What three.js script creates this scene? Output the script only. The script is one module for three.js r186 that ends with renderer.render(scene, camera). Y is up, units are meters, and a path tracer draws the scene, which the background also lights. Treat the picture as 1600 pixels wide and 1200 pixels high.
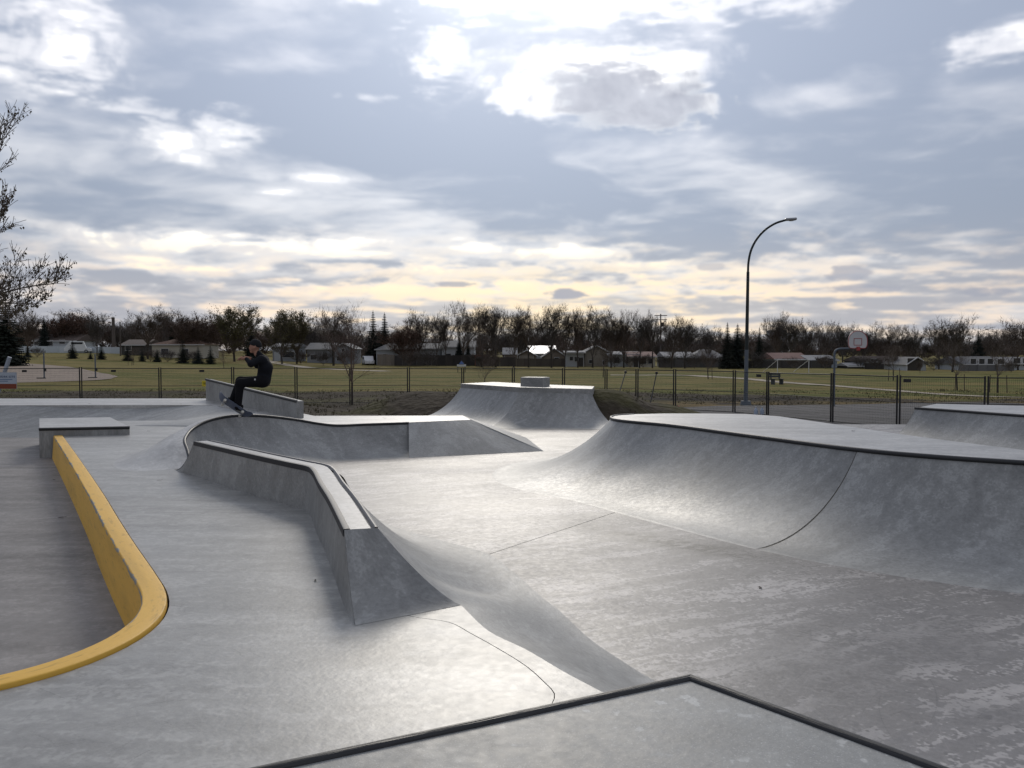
import * as THREE from 'three';
import { mergeGeometries } from 'three/addons/utils/BufferGeometryUtils.js';
import { MarchingCubes } from 'three/addons/objects/MarchingCubes.js';
import { RoundedBoxGeometry } from 'three/addons/geometries/RoundedBoxGeometry.js';

// ---------------------------------------------------------------- camera, sky, sun, exposure
const scene = new THREE.Scene();
const camera = new THREE.PerspectiveCamera(2 * Math.atan(600 / 1340) * 180 / Math.PI, 4 / 3, 0.05, 6000);
camera.position.set(0, 2.4, 0);
camera.rotation.set(-Math.atan(52 / 1340), 0, 0);
scene.add(camera);
const renderer = new THREE.WebGLRenderer({ antialias: true });
renderer.setSize(1024, 768);
renderer.toneMapping = THREE.LinearToneMapping;
renderer.toneMappingExposure = 1.2;
renderer.shadowMap.enabled = true;
renderer.shadowMap.type = THREE.PCFSoftShadowMap;

const SUN_AZ = -1 * Math.PI / 180, SUN_EL = 27 * Math.PI / 180;
const sunDir = new THREE.Vector3(Math.sin(SUN_AZ) * Math.cos(SUN_EL), Math.sin(SUN_EL), -Math.cos(SUN_AZ) * Math.cos(SUN_EL));
const sun = new THREE.DirectionalLight(new THREE.Color(1, 0.93, 0.82), 1.12);
sun.position.copy(sunDir).multiplyScalar(90);
sun.castShadow = true;
sun.shadow.radius = 34;
sun.shadow.mapSize.set(4096, 4096);
Object.assign(sun.shadow.camera, { left: -60, right: 60, top: 60, bottom: -60, near: 1, far: 250 });
scene.add(sun, sun.target);

// ---------------------------------------------------------------- noise and small helpers
function rng(seed) { let a = seed >>> 0; return () => { a = (a + 0x6d2b79f5) | 0; let t = Math.imul(a ^ (a >>> 15), 1 | a); t = (t + Math.imul(t ^ (t >>> 7), 61 | t)) ^ t; return ((t ^ (t >>> 14)) >>> 0) / 4294967296; }; }
const HT = new Float32Array(65536); { const r = rng(77); for (let i = 0; i < 65536; i++) HT[i] = r(); }
const hash2 = (x, y) => HT[(Math.imul(x, 7919) + Math.imul(y, 104729) + ((x * y) | 0) * 31) & 65535];
// value noise in 0..1 with lattice period p, q (0: none)
function vn(x, y, p, q) {
  let xi = Math.floor(x), yi = Math.floor(y); const fx = x - xi, fy = y - yi;
  let x1 = xi + 1, y1 = yi + 1;
  if (p) { xi = ((xi % p) + p) % p; x1 = ((x1 % p) + p) % p; }
  if (q) { yi = ((yi % q) + q) % q; y1 = ((y1 % q) + q) % q; }
  const u = fx * fx * (3 - 2 * fx), v = fy * fy * (3 - 2 * fy);
  const a = hash2(xi, yi), b = hash2(x1, yi), c = hash2(xi, y1), d = hash2(x1, y1);
  return a + (b - a) * u + (c - a) * v + (a - b - c + d) * u * v;
}
function fbm(x, y, o, p = 0, q = 0) { let s = 0, a = 0.5, t = 0; for (let i = 0; i < o; i++) { s += a * vn(x + i * 17, y + i * 31, p, q); t += a; a *= 0.5; x *= 2; y *= 2; p *= 2; q *= 2; } return s / t; }
const sst = (a, b, x) => { const t = Math.min(1, Math.max(0, (x - a) / (b - a))); return t * t * (3 - 2 * t); };
const mix = (a, b, t) => a + (b - a) * t;
const clamp01 = (x) => Math.min(1, Math.max(0, x));
const toS = (c) => (c <= 0.0031308 ? 12.92 * c : 1.055 * Math.pow(c, 1 / 2.4) - 0.055);

// ---------------------------------------------------------------- the sky: broken autumn cloud with the sun veiled high in front
{
  const Wd = 4096, Hd = 2048, data = new Float32Array(Wd * Hd * 4), R = Math.PI / 180;
  // openings in the cloud: azimuth, elevation, half-width, half-height (degrees), strength
  const gaps = [[6, 22.8, 10, 1.6, 1.1], [-27, 17.2, 2.0, 1.7, 1.0], [-30.6, 17.0, 1.8, 0.8, 0.6], [-31, 15.3, 3, 0.4, 0.7], [-4.6, 18.9, 1.5, 1.3, 0.95], [0.8, 16.9, 2.0, 1.15, 1.05], [6.0, 18.3, 5.0, 0.7, 0.9], [12.6, 15.6, 0.9, 1.0, 0.55], [1.6, 15.6, 1.8, 0.8, 0.8], [9.5, 17.8, 2.2, 0.9, 0.8],
    [-21.7, 12.9, 1.3, 0.8, 0.8], [-18.2, 13.7, 1.5, 0.8, 0.75], [-20.3, 11.8, 1.5, 0.5, 0.6], [-23.3, 14.4, 2.0, 0.5, 0.5], [-9, 16.1, 1.8, 0.25, 0.4], [-12.5, 11, 1.8, 0.2, 0.55], [-14.9, 10.1, 0.8, 0.18, 0.5], [29.5, 17.2, 2.2, 0.8, 0.8], [16, 21.4, 4, 1.0, 0.6],
    [-17.3, 6.8, 6.5, 0.42, 0.75], [-11, 6.4, 2.6, 0.3, 0.6], [-2.5, 6.9, 1.6, 0.35, 0.6], [3.5, 6.5, 3.6, 0.4, 0.75], [7, 5.6, 5, 0.4, 0.7], [-4, 5.3, 7, 0.5, 0.55], [12, 4.9, 7, 0.35, 0.5], [-16, 5.1, 6, 0.3, 0.45], [22, 5.6, 5, 0.3, 0.35], [1, 4.1, 14, 0.5, 0.6]];
  const lumps = [[6.4, 16.4, 4.2, 1.7, 0.93], [8.6, 15.4, 4.2, 1.2, 0.85], [3.6, 3.7, 1.25, 0.33, 0.9], [-3.9, 4.4, 1.4, 0.2, 0.8], [21.5, 4.7, 1.3, 0.45, 0.75], [22.4, 3.8, 1.9, 0.33, 0.75], [28.3, 3.4, 0.9, 0.25, 0.7], [29.8, 3.4, 0.8, 0.2, 0.7], [14.4, 3.4, 0.8, 0.18, 0.6], [4.6, 4.7, 0.9, 0.2, 0.5], [13.2, 5.4, 1.0, 0.25, 0.5]];
  for (let j = 0; j < Hd; j++) {
    const el = ((j + 0.5) / Hd - 0.5) * 180;
    for (let i = 0; i < Wd; i++) {
      const th = ((i + 0.5) / Wd - 0.5) * 2 * Math.PI, o = (j * Wd + i) * 4;
      if (el < -0.5) { data[o] = 0.1; data[o + 1] = 0.095; data[o + 2] = 0.085; data[o + 3] = 1; continue; }
      const ce = Math.cos(el * R), dx = Math.cos(th) * ce, dz = Math.sin(th) * ce, dy = Math.max(0, Math.sin(el * R));
      const az = Math.atan2(dx, -dz) / R;
      const k = 1 / (dy + 0.055), px = dx * k, pz = dz * k;
      const w1 = fbm(px * 0.9 + 3, pz * 0.9 + 9, 4) - 0.5, w2 = fbm(px * 0.9 + 40, pz * 0.9 - 7, 4) - 0.5;
      let t = fbm(px * 0.75 + w1 * 1.1, pz * 1.0 + w2 * 1.1 + 5, 7);
      const fine = fbm(px * 3.2 + w2 * 3, pz * 4.2 + w1 * 3, 6);
      const sn0 = fbm(az * 0.3 + w2 * 4 + 9, el * 0.8 + w1 * 4, 6), puff = fbm(az * 0.11 + w1 * 2.2 + 20, el * 0.24 + w2 * 2.2, 6);
      t = 0.72 + (t - 0.5) * 0.95 + (puff - 0.5) * 0.75 * sst(30, 20, Math.abs(el)) + (fine - 0.5) * 0.42 + (sn0 - 0.5) * 0.3 * sst(40, 20, el) + 0.1 * sst(24, 45, el);
      // directional detail that stays crisp low down
      const sn = fbm(az * 0.55 + w1 * 2, el * 2.6 + w2 * 2, 6), sn2 = fbm(az * 0.9 + w2 * 5 + 50, el * 1.0 + w1 * 5, 6);
      const low = sst(11, 4, el);
      t += low * (sn - 0.5) * 0.55;
      let g = 0, l = 0;
      for (const [a, e, sa, se, m] of gaps) { const u = (az - a + (sn2 - 0.5) * sa * 2.2) / sa, v = (el - e + (sn - 0.5) * se * 2.6) / se, d = u * u + v * v; if (d < 9) g = Math.max(g, m * Math.exp(-d * 0.8)); }
      for (const [a, e, sa, se, m] of lumps) { const u = (az - a + (sn2 - 0.5) * sa * 1.3) / sa, v = (el - e + (sn - 0.5) * se * 1.5) / se, d = u * u + v * v; if (d < 9) l = Math.max(l, m * sst(e > 8 ? 1.7 : 1.3, e > 8 ? 0.3 : 0.6, d)); }
      t = t - g * (0.75 + 0.5 * sn2);
      const open = sst(0.34, 0.02, t), dens = sst(0.3, 0.95, t);
      const cd = dx * sunDir.x + dy * sunDir.y + dz * sunDir.z, ang = Math.acos(Math.min(1, cd)) / R;
      const glow = Math.exp(-ang * ang / 36), halo = Math.exp(-ang * ang / 300);
      // cloud body from pale to slate blue; openings are white, yellow toward the horizon
      const warm = Math.exp(-Math.pow((el - 2.5) / 3.4, 2)), side = 0.55 + 0.45 * Math.exp(-Math.pow((az - 3) / 18, 2));
      let r = mix(0.73, 0.32, dens), gg = mix(0.75, 0.375, dens), b = mix(0.82, 0.49, dens);
      const up = sst(4, 20, el); r *= mix(0.97, 1.08, up); gg *= mix(0.97, 1.07, up); b *= mix(0.93, 1.06, up);
      r += halo * 0.16; gg += halo * 0.165; b += halo * 0.17;
      const yel = sst(9, 4, el);
      const br = 1.05 + 0.5 * halo + 2.2 * glow;
      r = mix(r, br, open); gg = mix(gg, br * mix(1.0, 0.93, yel), open); b = mix(b, br * mix(1.0, 0.72, yel), open);
      const hz = Math.min(1, warm * side * (0.3 + 0.95 * sst(0.66, 0.36, t * 0.45 + sn * 0.55))); r = mix(r, 1.04, hz * 0.92); gg = mix(gg, mix(0.77, 0.85, side), hz * 0.92); b = mix(b, mix(0.64, 0.59, side), hz * 0.92);
      if (l > 0) { const lc = el < 8 ? [0.36, 0.38, 0.45] : [0, 1, 2].map((k) => mix(0.86, [0.5, 0.52, 0.59][k], sst(0.2, 0.95, l)) + 0.3 * (sn2 - 0.45) + 0.25 * (fine - 0.5)); r = mix(r, lc[0], l); gg = mix(gg, lc[1], l); b = mix(b, lc[2], l); }
      const veil = glow * 0.7; r += veil; gg += veil * 0.97; b += veil * 0.92;
      const away = 0.66 + 0.34 * Math.exp(-ang * ang / 2600); r *= away; gg *= away; b *= away; // cloud is brighter toward the veiled sun
      data[o] = r; data[o + 1] = gg; data[o + 2] = b; data[o + 3] = 1;
    }
  }
  const tex = new THREE.DataTexture(data, Wd, Hd, THREE.RGBAFormat, THREE.FloatType);
  tex.mapping = THREE.EquirectangularReflectionMapping;
  tex.magFilter = THREE.LinearFilter; tex.minFilter = THREE.LinearFilter; tex.needsUpdate = true;
  scene.background = tex; scene.environment = tex;
}

// ---------------------------------------------------------------- naming
const used = new Map();
function numbered(n) { const k = used.get(n) ?? 0; used.set(n, k + 1); return k ? n + '_' + String(k).padStart(3, '0') : n; }
function tag(o, label, category, group, kind) { if (label) o.userData.label = label; if (category) o.userData.category = category; if (group) o.userData.group = group; if (kind) o.userData.kind = kind; return o; }
function thing(name, label, category, pos = [0, 0, 0], turn = 0, group) { const g = new THREE.Group(); g.name = numbered(name); g.position.set(...pos); g.rotation.y = turn; scene.add(g); return tag(g, label, category, group); }
function part(name, geo, mat, parent) { const m = new THREE.Mesh(geo, mat); m.name = parent === scene ? numbered(name) : name; m.castShadow = m.receiveShadow = true; parent.add(m); return m; }
function struct(name, geo, mat) { const m = part(name, geo, mat, scene); m.userData.kind = 'structure'; return m; }
function copyOf(root, pos, turn, label, scale = 1) { const c = root.clone(); c.name = numbered(root.name.replace(/_\d{3}$/, '')); c.position.set(...pos); c.rotation.y = turn; if (Array.isArray(scale)) c.scale.set(...scale); else c.scale.setScalar(scale); c.userData = { ...root.userData, label }; scene.add(c); return c; }

// ---------------------------------------------------------------- textures
function tex8(n, m, fill, srgb, repeatMetres) {
  const d = new Uint8Array(n * m * 4), c = [0, 0, 0];
  for (let y = 0; y < m; y++) for (let x = 0; x < n; x++) { fill(x, y, c); const o = (y * n + x) * 4; for (let k = 0; k < 3; k++) d[o + k] = Math.round(255 * clamp01(srgb ? toS(Math.max(0, c[k])) : c[k])); d[o + 3] = 255; }
  const t = new THREE.DataTexture(d, n, m, THREE.RGBAFormat); t.wrapS = t.wrapT = THREE.RepeatWrapping; t.magFilter = THREE.LinearFilter; t.minFilter = THREE.LinearMipmapLinearFilter; t.generateMipmaps = true; t.anisotropy = 16;
  if (srgb) t.colorSpace = THREE.SRGBColorSpace; if (repeatMetres) t.repeat.set(1 / repeatMetres[0], 1 / repeatMetres[1]); t.needsUpdate = true; return t;
}
// thin scratches and skate marks as a layer of values, wrapped
function scratches(n, seed, count, minLen, maxLen, bend, around) {
  const L = new Float32Array(n * n), r = rng(seed);
  for (let k = 0; k < count; k++) {
    let x = r() * n, y = r() * n, a = around === undefined ? r() * 6.283 : around + (r() - 0.5) * 0.8; const len = minLen + (maxLen - minLen) * r() * r(), v = (r() < 0.6 ? -1 : 0.8) * (0.25 + 0.75 * r()), cv = (r() - 0.5) * bend;
    for (let s = 0; s < len; s++) { const f = v * Math.min(1, (len - s) / (len * 0.4)) * (0.5 + 0.5 * HT[(s * 131 + k * 977) & 65535]); const i = ((Math.floor(y) % n + n) % n) * n + ((Math.floor(x) % n + n) % n); L[i] += f; x += Math.cos(a); y += Math.sin(a); a += cv; }
  }
  return L;
}
// main floor: mauve grey slab with pale, flaky trowel streaks running up to the right; tile of 10.24 m
const T1 = 10.24, mainScr = scratches(2048, 5, 2600, 30, 420, 0.012);
const mainTex = tex8(2048, 2048, (x, y, c) => {
  const X = x / 200, Y = y / 200, u = X / T1, w = Y / T1; // metres; Y = -z
  const big = fbm(u * 3, w * 3, 4, 3, 3), mid = fbm(u * 12 + 4, w * 12 + 9, 4, 12, 12), fine = fbm(u * 96, w * 96, 3, 96, 96), vf = fbm(u * 400, w * 400, 2, 400, 400), grain = HT[(x * 7919 + y * 104729 + x * y * 31) & 65535];
  const al = (2 * u + w), ac = (-u + 2 * w), wv = (mid - 0.5) * 1.5;
  const st = fbm(al * 5, ac * 40 + wv * 2, 5, 5, 40), st2 = fbm(al * 24 + 7, ac * 110 + wv, 3, 24, 110), sw = fbm(al * 3 + 5, ac * 14 + wv, 3, 3, 14);
  const patch = sst(0.4, 0.55, big * 0.5 + sw * 0.5);
  const q = st * 0.36 + st2 * 0.26 + fine * 0.2 + vf * 0.3, flake = sst(0.582, 0.625, q) * (0.12 + 0.88 * patch), film = sst(0.5, 0.6, st * 0.6 + mid * 0.4) * 0.35;
  let v = 0.16 + (big - 0.5) * 0.05 + (mid - 0.5) * 0.06 + (fine - 0.5) * 0.06 + (vf - 0.5) * 0.05 + (sw - 0.5) * 0.05 + (grain - 0.5) * 0.03;
  v += flake * 0.12 + film * 0.04 * (0.5 + fine); v -= 0.045 * sst(0.66, 0.74, fine) * (1 - flake); v += mainScr[y * 2048 + x] * 0.05;
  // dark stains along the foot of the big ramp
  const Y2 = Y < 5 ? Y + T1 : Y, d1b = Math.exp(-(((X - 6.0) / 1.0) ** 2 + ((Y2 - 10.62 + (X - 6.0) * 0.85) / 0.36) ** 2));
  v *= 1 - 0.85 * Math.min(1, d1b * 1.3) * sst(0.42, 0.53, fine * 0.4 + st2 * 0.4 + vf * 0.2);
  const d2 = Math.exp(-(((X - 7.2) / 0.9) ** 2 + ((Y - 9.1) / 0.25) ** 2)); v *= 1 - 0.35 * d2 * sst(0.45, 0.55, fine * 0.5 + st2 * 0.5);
  c[0] = v * 1.05; c[1] = v * 0.985; c[2] = v * 0.95;
}, true, [T1, T1]);
mainTex.offset.set(4 / T1, 0);
// upper platform: paler slab, long soft trowel sweeps and short dark wheel marks; tile of 12.8 m
const T2 = 12.8, platScr = scratches(2048, 9, 3800, 8, 150, 0.05);
const platTex = tex8(2048, 2048, (x, y, c) => {
  const X = x / 160, Y = y / 160, u = X / T2, w = Y / T2;
  const big = fbm(u * 6 + 3, w * 6, 4, 6, 6), mid = fbm(u * 16 + 5, w * 32, 4, 16, 32), fine = fbm(u * 128, w * 128, 3, 128, 128), vf = fbm(u * 440, w * 440, 2, 440, 440), grain = HT[(x * 3571 + y * 7001 + x * y * 13) & 65535];
  const wv = (big - 0.5) * 3, sw = fbm(u * 6 + wv * 0.3, w * 44 + wv, 5, 6, 44), sw2 = fbm(u * 24 + 11, w * 130 + (mid - 0.5) * 4, 4, 24, 130);
  let v = 0.25 + (big - 0.5) * 0.1 + (sw - 0.5) * 0.14 + (sw2 - 0.5) * 0.06 + (mid - 0.5) * 0.07 + (fine - 0.5) * 0.08 + (vf - 0.5) * 0.05 + (grain - 0.5) * 0.03;
  v += 0.04 * sst(0.54, 0.6, sw2 * 0.5 + fine * 0.3 + vf * 0.2); v -= 0.05 * sst(0.62, 0.7, fine * 0.6 + sw2 * 0.4);
  v += platScr[y * 2048 + x] * 0.075;
  c[0] = v * 1.02; c[1] = v * 1.0; c[2] = v * 0.95;
}, true, [T2, T2]);
// sprayed and trowelled ramp concrete; v runs down the slope; tile of 8 m
const rampScr = scratches(2048, 15, 1500, 30, 300, 0.02);
const rampTex = tex8(2048, 2048, (x, y, c) => {
  const u = x / 2048, w = y / 2048;
  const big = fbm(u * 5, w * 5, 4, 5, 5), mid = fbm(u * 20 + 3, w * 14, 4, 20, 14), fine = fbm(u * 90, w * 90, 4, 90, 90), vf = fbm(u * 380, w * 380, 2, 380, 380), wv = (big - 0.5) * 6, sm = fbm(u * 44 + w * 16 + wv, w * 10 + (mid - 0.5) * 3, 4, 44, 10), grain = HT[(x * 1571 + y * 9001 + x * y * 7) & 65535];
  let v = 0.22 + (big - 0.5) * 0.12 + (mid - 0.5) * 0.08 + (sm - 0.5) * 0.09 + (fine - 0.5) * 0.085 + (vf - 0.5) * 0.07 + (grain - 0.5) * 0.035;
  v -= 0.04 * sst(0.56, 0.64, fine * 0.55 + mid * 0.45); v += 0.03 * sst(0.54, 0.62, fine * 0.4 + sm * 0.4 + vf * 0.2); v += rampScr[y * 2048 + x] * 0.03;
  c[0] = v * 1.0; c[1] = v; c[2] = v * 0.975;
}, true, [8, 8]);
const roughA = tex8(1024, 1024, (x, y, c) => { const X = x / 64, Y = y / 64; const v = 0.53 + (fbm(X * 0.5, Y * 1, 5, 8, 16) - 0.5) * 0.13 + (fbm(X * 24, Y * 24, 2, 384, 384) - 0.5) * 0.08; c[0] = c[1] = c[2] = v; }, false, [16, 16]);
const roughB = tex8(1024, 1024, (x, y, c) => { const X = x / 128, Y = y / 128; const v = 0.56 + (fbm(X * 1, Y * 1, 5, 8, 8) - 0.5) * 0.13 + (fbm(X * 24, Y * 24, 2, 192, 192) - 0.5) * 0.1; c[0] = c[1] = c[2] = v; }, false, [8, 8]);
const bumpFine = tex8(1024, 1024, (x, y, c) => { const X = x / 256, Y = y / 256; const v = 0.5 + (fbm(X * 40, Y * 40, 3, 160, 160) - 0.5) * 0.8 + (HT[(x * 571 + y * 911 + x * y * 3) & 65535] - 0.5) * 0.12; c[0] = c[1] = c[2] = v; }, false, [4, 4]);
const bumpDeep = bumpFine; 
const std = (o) => new THREE.MeshStandardMaterial(o);
const M = {
  main: std({ map: mainTex, roughnessMap: roughB, roughness: 0.9, bumpMap: bumpFine, bumpScale: 0.0013 }),
  plat: std({ map: platTex, roughnessMap: roughA, roughness: 0.83, bumpMap: bumpFine, bumpScale: 0.0013 }),
  ramp: std({ map: rampTex, roughnessMap: roughB, roughness: 0.88, bumpMap: bumpFine, bumpScale: 0.0013 }),
  deck: std({ map: platTex, color: new THREE.Color(1.25, 1.24, 1.25), roughnessMap: roughA, roughness: 0.75, bumpMap: bumpFine, bumpScale: 0.0008 }),
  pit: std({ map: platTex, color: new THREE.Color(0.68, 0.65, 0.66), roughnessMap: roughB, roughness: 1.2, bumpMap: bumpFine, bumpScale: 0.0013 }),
  steel: std({ color: new THREE.Color(0.02, 0.02, 0.022), metalness: 0.1, roughness: 0.5 }),
  steelEdge: std({ color: new THREE.Color(0.018, 0.018, 0.02), metalness: 0.0, roughness: 0.65 }),
  steelTop: std({ color: new THREE.Color(0.075, 0.075, 0.078), metalness: 0.2, roughness: 0.6 }),
  galv: std({ color: new THREE.Color(0.34, 0.35, 0.37), metalness: 0.7, roughness: 0.5 }),
};

// ---------------------------------------------------------------- geometry helpers
// rows of points -> smooth sheet, uv in metres (along i, along j)
function sheet(rows, flip = false, uvOrigin = [0, 0]) {
  const n = rows.length, m = rows[0].length, pos = [], uv = [], idx = [];
  const mid = m >> 1; let s = 0;
  const tl = [0]; { let acc = 0; const q = rows[n >> 1]; for (let j = 1; j < m; j++) { acc += Math.hypot(q[j][0] - q[j - 1][0], q[j][1] - q[j - 1][1], q[j][2] - q[j - 1][2]); tl.push(acc); } }
  for (let i = 0; i < n; i++) { if (i) { const a = rows[i][mid], b = rows[i - 1][mid]; s += Math.hypot(a[0] - b[0], a[1] - b[1], a[2] - b[2]); } for (let j = 0; j < m; j++) { pos.push(...rows[i][j]); uv.push(s + uvOrigin[0], tl[j] + uvOrigin[1]); } }
  for (let i = 0; i < n - 1; i++) for (let j = 0; j < m - 1; j++) { const a = i * m + j, b = a + 1, c = a + m, d = c + 1; flip ? idx.push(a, b, c, b, d, c) : idx.push(a, c, b, b, c, d); }
  const g = new THREE.BufferGeometry(); g.setAttribute('position', new THREE.Float32BufferAttribute(pos, 3)); g.setAttribute('uv', new THREE.Float32BufferAttribute(uv, 2)); g.setIndex(idx); g.computeVertexNormals(); return g;
}
function slab(pts, top, bottom, bevel = 0) {
  const sh = new THREE.Shape(pts.map(([x, z]) => new THREE.Vector2(x, -z)));
  const g = new THREE.ExtrudeGeometry(sh, { depth: top - bottom - bevel * 2, bevelEnabled: bevel > 0, bevelThickness: bevel, bevelSize: bevel, bevelOffset: -bevel, bevelSegments: 2, curveSegments: 1 });
  g.rotateX(-Math.PI / 2); g.translate(0, bottom + bevel, 0); return g;
}
function spline(pts, n, closed = false) { const c = new THREE.CatmullRomCurve3(pts.map((p) => new THREE.Vector3(...p)), closed, 'centripetal'); return c.getSpacedPoints(n).map((p) => [p.x, p.y, p.z]); }
function normals2(path, side) { return path.map((p, i) => { const a = path[Math.max(0, i - 1)], b = path[Math.min(path.length - 1, i + 1)]; const tx = b[0] - a[0], tz = b[2] - a[2], l = Math.hypot(tx, tz) || 1; return [-tz / l * side, tx / l * side]; }); }
function tube(path, r, seg = 8, n) { return new THREE.TubeGeometry(new THREE.CatmullRomCurve3(path.map((p) => new THREE.Vector3(...p)), false, 'centripetal'), n ?? path.length * 3, r, seg, false); }
// quarter-pipe sheet hanging from a lip path down to `floor`; R(i/n) is the transition radius
function quarter(path, side, floor, R, steps = 18, smooth = 2) {
  let nn = normals2(path, side);
  for (let k = 0; k < smooth; k++) nn = nn.map((q, i) => { const a = nn[Math.max(0, i - 1)], b = nn[Math.min(nn.length - 1, i + 1)]; const x = a[0] + 2 * q[0] + b[0], y = a[1] + 2 * q[1] + b[1], l = Math.hypot(x, y); return [x / l, y / l]; });
  return path.map((p, i) => {
    const r = typeof R === 'function' ? R(i / (path.length - 1)) : R, h = p[1] - floor, run = Math.sqrt(Math.max(0.0001, 2 * r * h - h * h)), th0 = Math.acos(Math.max(-1, (r - h) / r)), row = [];
    for (let j = 0; j <= steps; j++) { const th = th0 * (1 - j / steps), d = run - r * Math.sin(th); row.push([p[0] + nn[i][0] * d, floor + r - r * Math.cos(th), p[2] + nn[i][1] * d]); }
    const e = row[steps]; row.push([e[0] + nn[i][0] * 0.05, floor - 0.02, e[2] + nn[i][1] * 0.05]);
    return row;
  });
}
function box(w, h, d, x = 0, y = 0, z = 0, ry = 0) { const g = new THREE.BoxGeometry(w, h, d); if (ry) g.rotateY(ry); g.translate(x, y, z); return g; }
function bar(a, b, r0, r1 = r0, sides = 6) {
  const A = new THREE.Vector3(...a), B = new THREE.Vector3(...b), L = A.distanceTo(B), g = new THREE.CylinderGeometry(r1, r0, L, sides, 1);
  g.translate(0, L / 2, 0); g.applyQuaternion(new THREE.Quaternion().setFromUnitVectors(new THREE.Vector3(0, 1, 0), B.clone().sub(A).normalize())); g.translate(A.x, A.y, A.z); return g;
}
const merge = (list) => mergeGeometries(list.map((g) => { g = g.index ? g.toNonIndexed() : g; for (const k of Object.keys(g.attributes)) if (!['position', 'normal', 'uv'].includes(k)) g.deleteAttribute(k); if (!g.attributes.uv) g.setAttribute('uv', new THREE.Float32BufferAttribute(new Float32Array(g.attributes.position.count * 2), 2)); return g; }));
{
  // paint chipped to bare concrete along the inner lip; v = metres across the profile (lip near 0.245)
  const yel = tex8(2048, 256, (x, y, c) => {
    const s = x / 2048 * 24, v = y / 256 * 0.9, n = fbm(s * 4, v * 24, 4, 96, 0), f = fbm(s * 14, v * 60, 3, 336, 0), big = fbm(s * 0.5, v * 5, 3, 12, 0);
    const chip = sst(0.5, 0.62, Math.exp(-(((v - 0.232) / 0.03) ** 2)) * 0.7 + (n - 0.5) * 1.1 + (f - 0.5) * 0.5) * (Math.abs(v - 0.232) < 0.09 ? 1 : 0);
    const dirt = sst(0.56, 0.78, f * 0.5 + n * 0.5) * 0.3 + sst(0.5, 0.75, big) * 0.14;
    const k = 1 - dirt + (f - 0.5) * 0.12;
    c[0] = mix(0.7 * k, 0.24, chip); c[1] = mix(0.4 * k, 0.235, chip); c[2] = mix(0.05 * k, 0.22, chip);
  }, true, [24, 0.9]);
  M.yellow = std({ map: yel, roughness: 0.62, bumpMap: bumpFine, bumpScale: 0.0009 });
  M.coping = std({ color: new THREE.Color(0.022, 0.022, 0.024), metalness: 0.35, roughness: 0.45, bumpMap: bumpFine, bumpScale: 0.004 });
  M.filler = std({ color: new THREE.Color(0.17, 0.152, 0.125), roughness: 0.9 });
  M.galvDark = std({ color: new THREE.Color(0.09, 0.09, 0.095), metalness: 0.5, roughness: 0.5 });
  M.bank = std({ map: rampTex, roughnessMap: roughA, roughness: 1.05, bumpMap: bumpFine, bumpScale: 0.0009 });
  // near deck: speckled, worn slab with pale drips
  const nd = tex8(1024, 1024, (x, y, c) => { const X = x / 256, Y = y / 256; const big = fbm(X * 1, Y * 1, 4, 4, 4), mid = fbm(X * 4, Y * 4, 4, 16, 16), fine = fbm(X * 24, Y * 24, 3, 96, 96), g = HT[(x * 571 + y * 7919 + x * y * 17) & 65535]; let v = 0.19 + (big - 0.5) * 0.16 + (mid - 0.5) * 0.1 + (fine - 0.5) * 0.08 + (g - 0.5) * 0.05; v += 0.12 * sst(0.66, 0.74, fine) * sst(0.45, 0.6, mid) + (g > 0.975 ? 0.14 : 0); c[0] = v * 0.985; c[1] = v; c[2] = v * 0.985; }, true, [4, 4]);
  M.deckNear = std({ map: nd, roughnessMap: roughB, roughness: 0.95, bumpMap: bumpFine, bumpScale: 0.0012 });
}

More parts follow.
